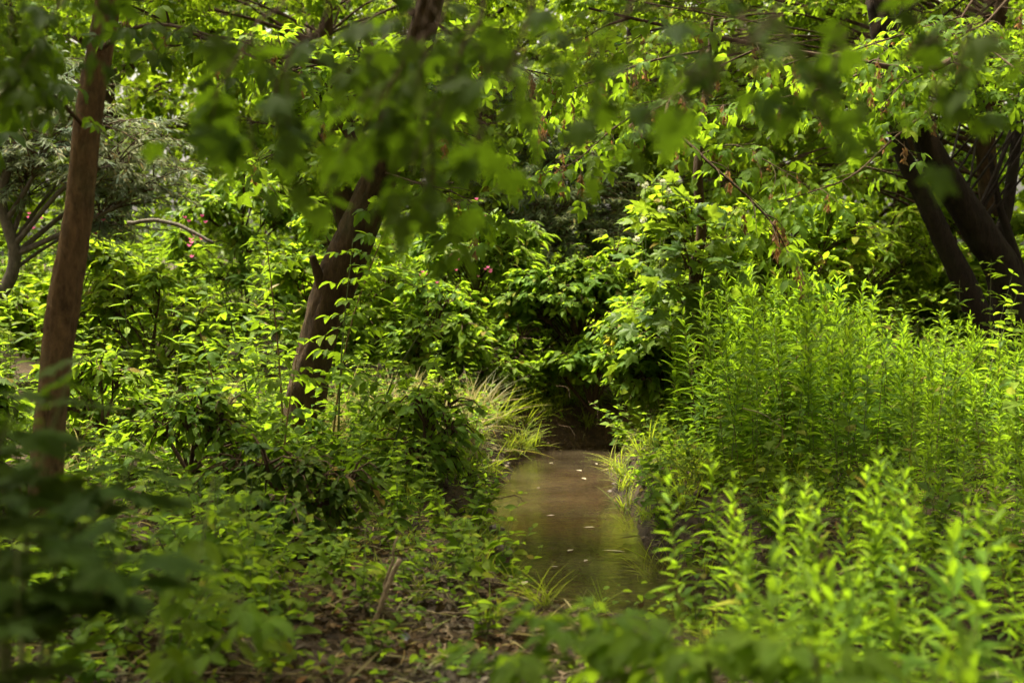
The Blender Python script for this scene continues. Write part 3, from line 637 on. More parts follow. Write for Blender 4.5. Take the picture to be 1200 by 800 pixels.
# --- willows behind, and a dark tree added to keep the gap unlit
def willow(name, label, base, clumps, mat, bark, s=0.105, tw=34, per=30, rad=0.07, path=None, limbs=8):
    path = path or [np.array(base), np.array(base) + (0.1, 0, 0.8), np.array(base) + (0.05, 0, 1.8), np.array(base) + (0.2, 0, 3.0)]
    cr, lm = clumped_crown(path[0], path, clumps, [L_willow], s, mat, tw, per, 0.03, bark, 0.15, limbs_sep=limbs, up=0.6, out=0.8, ctr=np.mean([c_[0] for c_ in clumps], 0) + np.array([0, .8, -.5]))
    return tree(name, label, "shrub" if "shrub" in name else "tree", path, (rad, rad * .9, rad * .7, rad * .4), bark, cr, lm, rough=0.1, n=40, sides=14)
YW = 13.5
willow("silver_willow", "silvery grey willow with fine narrow leaves and bare lower branches behind the slim trunk", (-5.6, YW, hz(-5.6, YW)),
       [(px(u, v, YW + dy), (0.75, 0.7, 0.42)) for u, v, dy in [(-40, 120, 0), (20, 130, 0), (60, 160, -.3), (30, 200, .2), (130, 150, 0), (150, 190, -.2), (180, 215, .1), (130, 225, .3), (-30, 190, 0), (80, 110, .4), (190, 170, .4), (30, 80, .5), (120, 260, .4)]], M['willow'], M['bark_grey'],
       path=[np.array([-5.9, YW, hz(-5.9, YW) - .1]), px(10, 330, YW), px(2, 230, YW), px(30, 140, YW)])
willow("grey_willow", "dull grey-green willow shrub rising behind the leafy mound in the middle", (0.2, 17, hz(.2, 17)),
       [(px(u, v, 17 + dy), (0.75, 0.7, 0.40)) for u, v, dy in [(570, 240, 0), (610, 210, 0), (650, 190, .2), (640, 240, -.2), (690, 240, 0), (720, 215, .2), (600, 280, -.3), (660, 280, -.2), (560, 190, .3), (740, 250, .4), (620, 160, .4), (690, 180, .4), (710, 280, 0), (650, 130, .4), (600, 100, .5)]], M['dullwillow'], M['bark_grey'])
b_ = (1.6, 19.5, hz(1.6, 19.5))
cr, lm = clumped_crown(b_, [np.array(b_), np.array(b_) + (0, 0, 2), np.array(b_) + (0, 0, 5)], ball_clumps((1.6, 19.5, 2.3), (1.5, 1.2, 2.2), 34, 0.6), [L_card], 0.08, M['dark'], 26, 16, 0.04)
tree("dark_gap_tree", "near-black tree added to darken the gap between willow and sapling", "tree", [np.array(b_), np.array(b_) + (0, 0, 2), np.array(b_) + (0, 0, 5)], (0.12, 0.1, 0.03), M['bark_black'], cr, lm, n=30, sides=12)  # added dense crown hides the lit wood behind the gap

# --- wood edge behind: broadleaf trees whose crowns reach low
protos = []
for k in range(3):
    pz = [np.zeros(3), np.array([0.1, 0, 2.5]), np.array([-0.1, 0.1, 5.5]), np.array([0.2, 0, 9.0])]
    cl = ball_clumps((0, 0, 5.2), (3.1, 2.6, 4.6), 70, 0.85)
    cr, lm = clumped_crown(pz[0], pz, cl, [L_ovate3[0], L_ovate3[1], L_lance3 if k == 2 else L_ovate3[0]], (0.13, 0.15, 0.17)[k], M['far'] if k else M['elder'], 16, 13, 0.07, M['bark_dark'])
    protos.append((trunk_mesh(pz, (0.22, 0.18, 0.13, 0.04), M['bark_dark'], n=40, sides=14), cr, lm))
spots = [(-13.5, 22.5, 1.0), (-9.6, 23, 1.05), (-6.2, 22, .95), (-3.2, 23.5, 1.0), (-0.4, 24.5, 1.05), (3.2, 24.5, 1.0), (6.4, 23, .95), (9.6, 22, 1.05), (13.2, 23, 1.1), (11.2, 17.5, .9), (-10.4, 17.5, .9), (-16, 26, 1.2), (16.5, 27, 1.2)]
desc = ["beyond the slim trunk at the wood edge", "behind the silver willow", "between slim and leaning trunk far back", "straight behind the leaning trunk", "behind the grey-green willow shrub", "behind the darkened gap", "behind the herb stand far back", "behind the blackish stems", "past the blackish stems at the wood edge", "beside the blackish stems, lower than its neighbours", "beside the silver willow, lower than its neighbours", "at the outer wood edge past the willow", "at the outer wood edge past the blackish stems"]
for k, ((x, y, s), dsc) in enumerate(zip(spots, desc)):
    tm, cr, lm = protos[k % 3]
    e = thing("broadleaf_tree", "yellow-green broadleaf tree " + dsc, "tree", on_ground(x, y, -0.1), rng.uniform(0, 6.28), s, "trees at the wood edge")
    obj("trunk", tm, e); obj("crown", cr, e)
    for l_ in lm: obj("limb", l_, e)
# far wood: reads as one mass
b = MB(); k = 50000
P = np.stack([rng.uniform(-38, 38, k), rng.uniform(33, 46, k), 15.5 * rng.random(k) ** 0.85], 1)
dn = fbm(P[:, 0] * 0.35, P[:, 2] * 0.45 + P[:, 1] * 0.2, 3); P = P[(dn > -0.34 + 0.03 * (P[:, 2] - 10)) | (P[:, 2] < 5)]; k = len(P)
b.leaves(L_card, P, rnd(k) + (0, 0, -.3), rnd(k, .6) + (0, 0, 1), rng.uniform(0.35, 0.7, k), M['far'])
tag(obj("distant_woodland", b.mesh("distant_woodland")), "leafy distant woodland closing off the view behind all trees", "woodland", kind="stuff")

# ------------------------------------------------------------------ herbs: prototypes
def goldenrod(h, seed, leaves=True, lean=0.05):
    r_ = np.random.default_rng(seed)
    tip = np.array([r_.normal() * lean * h, r_.normal() * lean * h, h]); path = spline([(0, 0, 0), tip * 0.5 + np.array([r_.normal() * .02, r_.normal() * .02, 0]), tip], 10)
    sb = MB(); sb.tubes(path, np.linspace(0.0045, 0.0015, 10), 5, M['redstem'] if seed % 3 == 0 else M['stem'])
    n = int(68 * h / 1.2); t = np.linspace(0.14, 1.0, n) + r_.normal(size=n) * .006; t = np.clip(t, 0, 1)
    idx = np.minimum((t * 9).astype(int), 8); f = (t * 9 - idx)[:, None]; P = path[idx] * (1 - f) + path[idx + 1] * f
    a = np.arange(n) * 2.4 + r_.normal(size=n) * .25
    el = np.interp(t, [0, .5, .85, 1], [-.25, .25 + .2 * (seed % 3), .7 + .1 * (seed % 3), 1.2]) + r_.normal(size=n) * .22
    L = np.interp(t, [0, .3, .6, .9, 1], [.06, .12, .14, .10, .06]) * r_.uniform(.75, 1.2, n)
    D = np.stack([np.cos(a) * np.cos(el), np.sin(a) * np.cos(el), np.sin(el)], 1)
    N = np.stack([-np.cos(a) * np.sin(el) * .8, -np.sin(a) * np.sin(el) * .8, np.cos(el) + .2], 1) + r_.normal(size=(n, 3)) * .2
    return sb.mesh("stem"), (P, D, N, L, t)
def golden_proto(h, seed):
    st, (P, D, N, L, t) = goldenrod(h, seed); fb = MB(); sel = np.arange(len(P)) % 3
    for q_ in range(3): fb.leaves(L_lance[q_], P[sel == q_], D[sel == q_], N[sel == q_], L[sel == q_], M['gold'])
    return [("stem", st, None), ("foliage", fb.mesh("foliage"), "stuff")]
GOLD = [golden_proto(h, s) for s, h in enumerate((1.20, 1.28, 1.35, 1.15, 1.4, 1.25, 1.05, 1.3, 1.22, 1.32))]
def weed_proto(h, seed, mat, tms, leaf, pairs, spread=0.0, stems=1, el0=.35):
    r_ = np.random.default_rng(seed); sb = MB(); fb = MB()
    for s_ in range(stems):
        a0 = r_.uniform(0, 6.28); ln = spread * r_.uniform(.5, 1.2); hh = h * r_.uniform(.7, 1.1)
        tip = np.array([np.cos(a0) * ln, np.sin(a0) * ln, hh]); path = spline([(0, 0, 0), tip * (.35, .35, .55), tip], 8)
        sb.tubes(path, np.linspace(.0035, .0012, 8), 4, M['stem'])
        t = np.repeat(np.linspace(.2, 1, pairs), 2); n = len(t); idx = np.minimum((t * 7).astype(int), 6); f = (t * 7 - idx)[:, None]; P = path[idx] * (1 - f) + path[idx + 1] * f
        a = np.repeat(np.arange(pairs) * 1.571, 2) + np.tile([0, np.pi], pairs) + r_.normal(size=n) * .3
        el = el0 * t + r_.normal(size=n) * .2; L = leaf * np.interp(t, [0, .5, 1], [.7, 1.1, .55]) * r_.uniform(.75, 1.2, n)
        D = np.stack([np.cos(a) * np.cos(el), np.sin(a) * np.cos(el), np.sin(el)], 1); N = np.array([0, 0, 1]) + r_.normal(size=(n, 3)) * .3
        sel = r_.integers(0, len(tms), n)
        for q_, tm in enumerate(tms): fb.leaves(tm, P[sel == q_], D[sel == q_], N[sel == q_], L[sel == q_], mat)
    return [("stem", sb.mesh("stem"), None), ("foliage", fb.mesh("foliage"), "stuff")]
WEED = [weed_proto(h, 40 + s, M['weed'], L_ovate, .085, 6, .22, 4) for s, h in enumerate((.35, .45, .3, .5))]
NETTLE = [weed_proto(h, 60 + s, M['weed'], L_ovate, .10, 9, .12, 2) for s, h in enumerate((.8, .95, .7))]
BALSAMS = []
for s, h in enumerate((1.5, 1.75, 1.35)):
    pr = weed_proto(h, 80 + s, M['balsam'], L_balsam, .19, 11, .10, 1, .5)
    fl = MB(); r_ = np.random.default_rng(s)
    for c in range(5):
        p = np.array([r_.normal() * .07, r_.normal() * .07, h * r_.uniform(.96, 1.08)])
        for a_ in range(4):
            an = a_ * 1.57 + r_.uniform(0, 1)
            fl.leaves(simple_leaf(4, .8, .8, .5, -.3), [p], [(math.cos(an), math.sin(an), .5)], [(0, 0, 1)], .032, M['pink'])
    BALSAMS.append((pr, ("flower_cluster", fl.mesh("flower_cluster"), "stuff")))
def grass_proto(n, h, seed, mat, spread=.12):
    r_ = np.random.default_rng(seed); b = MB(); a = r_.uniform(0, 6.28, n); el = r_.uniform(.7, 1.45, n)
    D = np.stack([np.cos(a) * np.cos(el), np.sin(a) * np.cos(el), np.sin(el)], 1); P = np.stack([r_.normal(size=n) * spread * .4, r_.normal(size=n) * spread * .4, np.zeros(n)], 1)
    N = np.stack([-np.cos(a), -np.sin(a), np.full(n, .4)], 1)
    sel = r_.integers(0, 3, n)
    for q_ in range(3): b.leaves(L_blade[q_], P[sel == q_], D[sel == q_], N[sel == q_], h * r_.uniform(.5, 1.2, (sel == q_).sum()), mat)
    return b.mesh("grass_tuft")
GRASS = [grass_proto(34, .42, s, M['grass']) for s in range(3)]
STRAW = [grass_proto(80, .75, 10 + s, M['straw'], .3) for s in range(3)]

def tilt(s=.08): return (rng.normal() * s, rng.normal() * s)
def scatter(n, box, mind, ok=None, tries=60):
    pts = []
    for _ in range(n * tries):
        if len(pts) >= n: break
        x = rng.uniform(box[0], box[1]); y = rng.uniform(box[2], box[3])
        if ok and not ok(x, y): continue
        if any((x - a) ** 2 + (y - c) ** 2 < mind * mind for a, c in pts[-400:]): continue
        pts.append((x, y))
    return pts
def sd1(x, y): return float(np.sqrt(((STREAM - (x, y)) ** 2).sum(1)).min())
inview = lambda x, y, m=0.15: abs(x) / y < .36 + m / y

def zone(x, y):
    u = 600 + FPX * x / y
    if y < 7.2: d = "low down"
    elif y < 9.3: d = "at the front"
    elif y < 10.1: d = "second row"
    elif y < 10.9: d = "half way back"
    elif y < 11.7: d = "far back"
    else: d = "at the back"
    if u < 230: w = "near the slim trunk"
    elif u < 340: w = "between the two trunks"
    elif u < 460: w = "near the leaning trunk"
    elif u < 600: w = "by the dry grass mound"
    elif u < 800: w = "beside the water"
    elif u < 930: w = "near the maple sapling"
    elif u < 1000: w = "in the herb stand's middle"
    elif u < 1060: w = "past the stand's middle"
    elif u < 1130: w = "before the blackish stems"
    else: w = "at the picture's edge"
    return d + " " + w
def size(s, lo, hi): return "small" if s < lo else ("large" if s > hi else "middling")
# --- goldenrod stand
for x, y in scatter(268, (.9, 4.6, 8.5, 12.4), .13, lambda x, y: sd1(x, y) > .95 and inview(x, y, .4) and (x > 1.0 + .12 * (y - 8.3) or y > 10)):
    s = rng.uniform(.78, 1.12) * (.68 if FPX * x / y > 440 and y > 9.3 else (.8 if FPX * x / y > 400 else 1)) * (1.0 - .28 * math.exp(-((x - .9) / .5) ** 2) ) * (1 - .12 * max(0, (9.3 - y)))
    put(GOLD[rng.integers(10)], "goldenrod", size(s, .82, .97) + " narrow-leaved goldenrod of the bright stand, " + zone(x, y), "plant", on_ground(x, y), rng.uniform(0, 6.28), s, "goldenrods of the dense bright stand", tilt(.13))
# --- foreground goldenrods, leaves as pieces
n_ind = 0
for x, y in scatter(34, (.5, 1.6, 2.3, 4.4), .13, lambda x, y: sd1(x, y) > .55 and inview(x, y, .2) and x > .55) + scatter(46, (.55, 3.2, 4.2, 8.2), .18, lambda x, y: sd1(x, y) > .6 and not (6.6 < y and x < 2.1) and inview(x, y, .3) and x > .62 + .02 * y):
    s = rng.uniform(.46, .68) if y < 5 else rng.uniform(.4, .72)
    if y < 3.7 and n_ind < 24:
        n_ind += 1
        e = thing("goldenrod", size(s, .6, .7) + " blurred goldenrod close before the lens, " + zone(x, y), "plant", on_ground(x, y), rng.uniform(0, 6.28), s, "blurred goldenrods close to the lens", tilt(.07))
        st, (P, D, N, L, t) = goldenrod(1.25, 200 + n_ind); obj("stem", st, e)
        for q_ in range(8, len(P)): 
            if q_ % 2 == 0: obj("leaf", ME_lance[q_ % 3], e, mat=frame(P[q_], D[q_], N[q_], L[q_] * 1.6))
    else:
        put(GOLD[rng.integers(10)], "goldenrod", size(s, .5, .64) + " short goldenrod below the bright stand, " + zone(x, y), "plant", on_ground(x, y), rng.uniform(0, 6.28), s, "short goldenrods of the near bank", tilt(.1))
# --- balsam behind the left bank and on the mound
bal = scatter(52, (-5.6, -.6, 11.5, 16), .28, lambda x, y: sd1(x, y) > 1.0 and inview(x, y) and not (x > -2.0 and y < 13.4)) + [(-.05, 14.4), (-.35, 14.6), (-.6, 14.3), (-.2, 15.0), (-.9, 14.8), (.1, 15.3)]
for k, (x, y) in enumerate(bal):
    pr, fl = BALSAMS[k % 3]
    put(pr + ([fl] if (k % 9 == 0 or (x > -1 and k % 2)) else []), "balsam", "pink-flowered balsam of the sunny patch, " + zone(x, y) if (k % 9 == 0 or (x > -1 and k % 2)) else "flowerless whorled balsam of the sunny patch, " + zone(x, y), "plant", on_ground(x, y), rng.uniform(0, 6.28), rng.uniform(.75, 1.1), "balsams of the sunny patch", tilt(.06))
# balsam-like plant before the blackish stems and bright one in the left clearing
for (u, v, yy, s, lab) in ((1165, 430, 9.8, .95, "single tall whorled plant standing before the blackish stems"), (150, 430, 9.5, .62, "sunlit pale upright plant in the clearing beside the slim trunk")):
    p = px(u, v, yy); pr, fl = BALSAMS[0]
    put(pr, "whorled_plant", lab, "plant", on_ground(p[0], yy), 1.0, s, None)
for x, y in scatter(46, (-1.6, 1.5, 13.2, 16.4), .2, lambda x, y: sd1(x, y) > .75 and y > 13.2 + .3 * x):
    put(NETTLE[rng.integers(3)], "nettle", "broad-leaved nettle on top of the earth bank at the water's far end", "plant", on_ground(x, y), rng.uniform(0, 6.28), rng.uniform(.5, .95), "nettles above the earth bank", tilt(.14))
for x, y in scatter(40, (-.9, 1.3, 12.8, 14.6), .15, lambda x, y: .5 < sd1(x, y) < 1.4 and y > 13.0 + .2 * x):
    g = obj("grass_tuft", GRASS[rng.integers(3)], loc=on_ground(x, y)); g.rotation_euler = (*tilt(.3), rng.uniform(0, 6.28)); s = rng.uniform(.5, 1.0); g.scale = (s, s, s)
    tag(g, size(s, .66, .84) + " grass tuft hanging over the bare earth bank at the water's far end", "grass tuft", "grass tufts on the earth bank")
for x, y in scatter(44, (1.1, 4.2, 8.2, 13.2), .28, lambda x, y: sd1(x, y) > 1.0 and inview(x, y)):
    put(NETTLE[rng.integers(3)], "nettle", "broad-leaved nettle mixed into the goldenrods, " + zone(x, y), "plant", on_ground(x, y), rng.uniform(0, 6.28), rng.uniform(.9, 1.5), "nettles inside the goldenrod stand", tilt(.1))
# --- nettles and weeds on both banks
for x, y in scatter(170, (-4.8, -.35, 7.4, 13.4), .17, lambda x, y: sd1(x, y) > .9 and inview(x, y)):
    s = rng.uniform(.45, .95) * (.8 if y < 9 else 1)
    put(NETTLE[rng.integers(3)], "nettle", size(s, .5, .75) + " upright broad-leaved nettle " + zone(x, y), "plant", on_ground(x, y), rng.uniform(0, 6.28), s, "nettles of the shaded bank", tilt(.12))
for x, y in scatter(150, (-3.0, .05, 5.2, 12.8), .16, lambda x, y: .55 < sd1(x, y) < 3 and inview(x, y) and not (5.2 < y < 7.0 and 230 < 600 + FPX * x / y < 520 and rng.random() < .5)):
    s = rng.uniform(.6, 1.12)
    put(WEED[rng.integers(4)], "weed", size(s, .75, .98) + " low spreading weed on the shaded bank, " + zone(x, y), "plant", on_ground(x, y), rng.uniform(0, 6.28), s, "low weeds on the leaning trunk's bank", tilt(.15))
for x, y in scatter(44, (-2.3, -.5, 4.7, 7.2), .17, lambda x, y: inview(x, y) and FPX * x / y < -290):
    s = rng.uniform(.6, 1.25)
    put(WEED[rng.integers(4)], "weed", size(s, .8, 1.05) + " dim weed behind the dark seedlings, " + zone(x, y), "plant", on_ground(x, y), rng.uniform(0, 6.28), s, "weeds behind the dark seedlings", tilt(.15))
for x, y in scatter(90, (.7, 2.9, 5.4, 13.2), .15, lambda x, y: .55 < sd1(x, y) < 1.6 and inview(x, y)):
    s = rng.uniform(.6, 1.12)
    put(WEED[rng.integers(4)], "weed", size(s, .75, .98) + " low spreading weed on the goldenrod bank, " + zone(x, y), "plant", on_ground(x, y), rng.uniform(0, 6.28), s, "low weeds on the goldenrod bank", tilt(.15))
for x, y in scatter(110, (-3.0, 2.8, 5.2, 13.5), .14, lambda x, y: .5 < sd1(x, y) < 1.5 and inview(x, y)):
    g = obj("grass_tuft", GRASS[rng.integers(3)], loc=on_ground(x, y)); g.rotation_euler = (*tilt(.2), rng.uniform(0, 6.28)); s = rng.uniform(.5, 1.1); s *= .5 if y < 8.4 else .85; g.scale = (s, s, s)
    tag(g, size(s, .68, .92) + " green grass tuft on the bank, " + zone(x, y), "grass tuft", "grass tufts along the banks")
for x, y in scatter(15, (.80, 1.2, 7.6, 11.5), .2, lambda x, y: .46 < sd1(x, y) < .75):
    g = obj("grass_tuft", GRASS[rng.integers(3)], loc=on_ground(x, y)); g.rotation_euler = (rng.normal() * .2, -.2 + rng.normal() * .15, rng.uniform(0, 6.28)); s = rng.uniform(.4, .75); g.scale = (s, s, s)
    tag(g, size(s, .5, .64) + " grass tuft leaning out over the water from the goldenrod bank, " + zone(x, y).split(" near")[0].split(" beside")[0], "grass tuft", "grass tufts leaning over the water")
for x, y in scatter(16, (-4.2, -1.2, 8.6, 13.0), .25, lambda x, y: inview(x, y) and sd1(x, y) > 1):
    g = obj("straw_tuft", STRAW[rng.integers(3)], loc=on_ground(x, y)); g.rotation_euler = (*tilt(.3), rng.uniform(0, 6.28)); s = rng.uniform(.35, .65); g.scale = (s, s, s)
    tag(g, size(s, .45, .56) + " dry straw tuft among green herbs, " + zone(x, y), "grass tuft", "dry straw tufts among the herbs")
for x, y in scatter(24, (-1.4, -.2, 10.0, 13.4), .2, lambda x, y: sd1(x, y) > .75) :
    g = obj("straw_tuft", STRAW[rng.integers(3)], loc=on_ground(x, y)); g.rotation_euler = (*tilt(.4), rng.uniform(0, 6.28)); s = rng.uniform(.4, .75); g.scale = (s, s, s)
    tag(g, "pale dry grass tuft on the mound beyond the leaning trunk", "grass tuft", "dry grass tufts on the mound")

# --- leafy mound in the middle with dark hollow below
def mound(name, label, c, R3, n, mat, tms, s, tw=14, per=9, lo=-.1):
    base = np.array([c[0], c[1], hz(c[0], c[1])]); path = [base, base + (0, 0, .35), base + (0, 0, c[2] * .8 + .2)]
    cl = ball_clumps(c, R3, n, .28, lo)
    cr, lm = clumped_crown(base, path, cl, tms, s, mat, tw, per, .012, M['twig'], .3, limbs_sep=min(n, 10), out=.45, ctr=np.array(c) - np.array([0, 0, R3[2]]))
    e = thing(name, label, "shrub", base)
    for l_ in lm: obj("cane", l_, e)
    obj("crown", cr, e)
    return e
c = px(680, 350, 14.6); mound("bramble_mound", "rounded bramble mound with broad leaves over a dark hollow at the stream's turn", (c[0], 14.6, 1.0), (.85, .5, .42), 44, M['weed'], L_ovate3, .095, 18, 10)
c = px(560, 290, 15); mound("leafy_shrub", "bright pointed-leaved shrub between balsam flowers and bramble mound", (c[0], 15.2, 1.5), (.7, .5, .5), 26, M['balsam'], L_balsam, .15)
c = px(690, 440, 13.9); mound("drooping_bush", "pale bush drooping over the earth bank at the water's far end", (c[0] + .05, 14.05, .45), (.42, .3, .2), 12, M['weed'], L_ovate, .11, lo=-.3)
c = px(765, 410, 12.6); mound("yellowing_bush", "yellowing bush with gold leaves beside the bramble mound", (c[0], 12.9, .75), (.28, .3, .3), 10, M['yellow'], L_ovate, .09, lo=-.5)
c = px(750, 450, 12.3); mound("vine_bush", "trailing vine bush with broad green leaves spilling down to the water", (c[0] + .17, 12.1, .72), (.48, .6, .68), 44, M['weed'], L_ovate3, .085, 18, 10, lo=-.8)

for lab, c_, r_, n_, mt, tms_, sz in (
    ("rounded leafy shrub behind the slim trunk, lowest of the rear shrubs", (-5.4, 13.0, .75), (.8, .5, .55), 22, 'weed', L_ovate3, .11),
    ("broad-leaved shrub under the silver willow", (-4.5, 14.6, 1.1), (.9, .6, .75), 26, 'far', L_ovate3, .13),
    ("dense bright shrub between the two trunks, half way back", (-3.4, 13.4, .8), (.8, .5, .6), 24, 'far', L_ovate3, .11),
    ("tall bright shrub between the two trunks, far back", (-3.0, 15.8, 1.5), (1.0, .6, 1.0), 32, 'balsam', L_balsam, .15),
    ("dense shrub directly behind the leaning trunk", (-1.75, 14.6, 1.15), (.8, .6, .8), 28, 'far', L_ovate3, .12),
    ("low leafy bush on the crest of the far earth bank", (-.2, 14.0, .55), (.5, .35, .36), 16, 'weed', L_ovate3, .085),
    ("leafy bush rising behind the far earth bank, beside the bramble mound", (.35, 15.3, .7), (.7, .4, .5), 20, 'far', L_ovate3, .10),
    ("compact shrub beyond the dry grass mound", (-.75, 13.9, .8), (.5, .4, .5), 18, 'weed', L_ovate3, .10),
    ("vine-covered shrub behind the maple sapling", (1.75, 14.2, 1.35), (.75, .5, .9), 32, 'far', L_ovate3, .12),
    ("yellow-green shrub behind the herb stand's near half", (2.9, 14.6, 1.4), (.9, .6, .8), 30, 'far', L_ovate3, .12),
    ("feathery bright shrub left of the blackish stems", (4.0, 16.6, 1.5), (1.0, .6, .8), 30, 'far', L_lance, .15),
    ("low bright shrub in front of the blackish stems' background", (5.6, 16.9, .9), (.9, .5, .6), 24, 'far', L_ovate3, .12),
    ("bright shrub seen between the blackish stems", (5.9, 18.0, 1.5), (1.3, .7, .9), 30, 'far', L_ovate3, .13)):
    mound("leafy_shrub", lab, c_, r_, n_, M[mt], tms_, sz, 13, 9, lo=-.75)["group"] = "shrubs closing the view"

for lab, c_, r_, n_, mt, sz in (
    ("small-leaved bush touching the leaning trunk's foot from the clearing", (-2.7, 9.3, .45), (.5, .4, .4), 14, 'weed', .075),
    ("dense small-leaved bush below the leaning trunk's foot", (-1.9, 8.3, .38), (.45, .35, .32), 13, 'weed', .07),
    ("small-leaved bush on the bank crest above the water", (-.55, 9.0, .34), (.3, .4, .3), 11, 'weed', .07),
    ("tangled bush under the long shoots", (-3.3, 8.3, .42), (.5, .4, .36), 14, 'weed', .075),
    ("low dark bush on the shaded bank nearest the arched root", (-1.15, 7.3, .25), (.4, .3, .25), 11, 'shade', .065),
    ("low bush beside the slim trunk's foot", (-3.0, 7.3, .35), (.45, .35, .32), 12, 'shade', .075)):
    mound("low_bush", lab, c_, r_, n_, M[mt], L_ovate3, sz, 14, 9, lo=-.8)["group"] = "low bushes of the shaded bank"

# --- box-elder shoots around the leaning trunk's foot
for k, (u, v, yy, h, lean) in enumerate([(300, 560, 9.6, 1.25, -.2), (335, 560, 9.5, 1.7, -.1), (395, 545, 9.7, 1.6, .12), (385, 560, 9.9, 2.0, .55), (430, 560, 9.4, 1.2, .5), (265, 560, 9.2, 1.0, -.2), (450, 575, 9.0, .9, .35), (330, 590, 8.6, .9, .1)]):
    p = px(u, v, yy); base = np.array(on_ground(p[0], yy, -.02))
    e = thing("box_elder_shoot", ["slender shoot nearest the slim trunk's side, short", "tall green upright shoot left of the leaning trunk's foot", "pale straight shoot crossing the leaning trunk", "long shoot leaning along the dark trunk", "spreading shoot reaching over the dry grass mound", "low dark shoot in the clearing side of the leaning trunk", "short spreading shoot above the shaded bank", "small shoot before the leaning trunk's foot"][k], "shoot", base, group="shoots around the leaning trunk")
    tip = np.array([lean, rng.normal() * .1, h]); path = spline([(0, 0, 0), tip * (.3, .5, .5), tip], 16); sb = MB(); sb.tubes(path, np.linspace(.009, .003, 16), 6, M['redstem'] if k % 2 else M['stem']); obj("stem", sb.mesh("stem"), e)
    npair = int(h * 9)
    for q_ in range(npair):
        f = .22 + .78 * q_ / (npair - 1); i_ = min(int(f * 15), 14); pp = path[i_]
        for sgn in (0, math.pi):
            a = q_ * 1.57 + sgn + rng.normal() * .3
            obj("leaf", ME_comp[rng.integers(6)], e, mat=frame(pp, (math.cos(a), math.sin(a), rng.uniform(-.15, .4)), (rng.normal() * .25, rng.normal() * .25, 1), rng.uniform(.22, .33) * (1.1 - .4 * f)))

# --- dark maple sapling close on the left, blurred; sprouts low in the middle
def lobed_sapling(name, label, base, stems, meshes, s, step=.07, cat="sapling", r=.007):
    e = thing(name, label, cat, base); base = np.asarray(base)
    for pts in stems:
        path = spline([np.asarray(p) - base for p in pts], 20); sb = MB(); sb.tubes(path, np.linspace(r, r * .35, 20), 6, M['stem']); obj("stem", sb.mesh("stem"), e)
        ln = np.linalg.norm(np.diff(path, axis=0), axis=1).sum(); n = int(ln / step); tg = nrm(path[-1] - path[0])
        for q_ in range(n):
            f = .25 + .75 * q_ / max(1, n - 1); pp = path[min(int(f * 19), 18)]
            for sgn in (0, math.pi):
                a = q_ * 1.57 + sgn + rng.normal() * .3
                obj("leaf", meshes[rng.integers(len(meshes))], e, mat=frame(pp, (math.cos(a), math.sin(a), rng.uniform(-.35, .3)), (rng.normal() * .3, rng.normal() * .3, 1), s * rng.uniform(.7, 1.2)))
    return e
B0 = np.array(on_ground(-1.05, 2.9))
lobed_sapling("maple_seedling", "dark blurred maple seedling filling the shaded lower corner beside the slim trunk", B0,
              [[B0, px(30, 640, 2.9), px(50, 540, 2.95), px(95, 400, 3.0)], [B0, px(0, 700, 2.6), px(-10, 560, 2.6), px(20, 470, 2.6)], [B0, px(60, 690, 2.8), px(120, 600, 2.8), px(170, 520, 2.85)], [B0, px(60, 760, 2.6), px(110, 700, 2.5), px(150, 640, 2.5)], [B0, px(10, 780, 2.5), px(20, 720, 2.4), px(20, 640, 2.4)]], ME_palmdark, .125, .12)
B1 = np.array(on_ground(-.95, 3.6))
lobed_sapling("box_elder_seedling", "dim blurred seedling with yellowish-green leaves low beside the dark maple seedling", B1, [[B1, px(190, 740, 3.6), px(230, 660, 3.6), px(250, 560, 3.7)], [B1, px(240, 780, 3.5), px(270, 740, 3.5), px(285, 690, 3.5)]], ME_comp, .16, .09)
B2 = np.array(on_ground(.28, 3.0))
lobed_sapling("box_elder_seedling", "bright blurred seedling with rounded leaves before the near end of the water", B2, [[B2, px(720, 800, 3.0), px(680, 740, 3.0), px(645, 705, 3.0)], [B2, px(745, 800, 3.0), px(740, 760, 3.0), px(700, 725, 3.1)], [B2, px(650, 810, 2.9), px(620, 780, 2.9), px(590, 765, 2.9)], [B2, px(790, 800, 2.8), px(780, 780, 2.8), px(760, 765, 2.8)]], ME_comp, .18, .12)
B3 = np.array(on_ground(.62, 2.6))
lobed_sapling("leafy_seedling", "yellow-green blurred seedling at the bottom edge below the goldenrods", B3, [[B3, px(840, 810, 2.6), px(830, 770, 2.6), px(820, 740, 2.6)], [B3, px(900, 810, 2.6), px(890, 780, 2.6), px(880, 750, 2.6)], [B3, px(960, 810, 2.5), px(950, 780, 2.5), px(950, 750, 2.5)]], ME_comp, .16, .11)
B4 = np.array(on_ground(-.12, 3.4))
# globe flower heads by the sapling
b = MB()
for k, (u, v) in enumerate([(756, 217), (777, 214), (784, 224), (754, 258), (746, 280), (775, 245)]):
    p = px(u, v, 13.0); base = np.array(on_ground(p[0] + rng.normal() * .1, 13.0 + rng.normal() * .2)); b = MB()
    e = thing("teasel", "tall thin stalk with pale globe flower head behind the maple sapling", "plant", base, group="globe flowers behind the sapling")
    path = spline([(0, 0, 0), (p - base) * (.4, .4, .5), p - base], 10); b.tubes(path, np.linspace(.005, .003, 10), 5, M['stem']); obj("stem", b.mesh("stem"), e)
    h_ = MB(); d = nrm(rnd(60)); h_.leaves(simple_leaf(3, .4, .9, .3, 0), (p - base) + d * .012, d, rnd(60), .026, M['white']); obj("flower_head", h_.mesh("flower_head"), e)

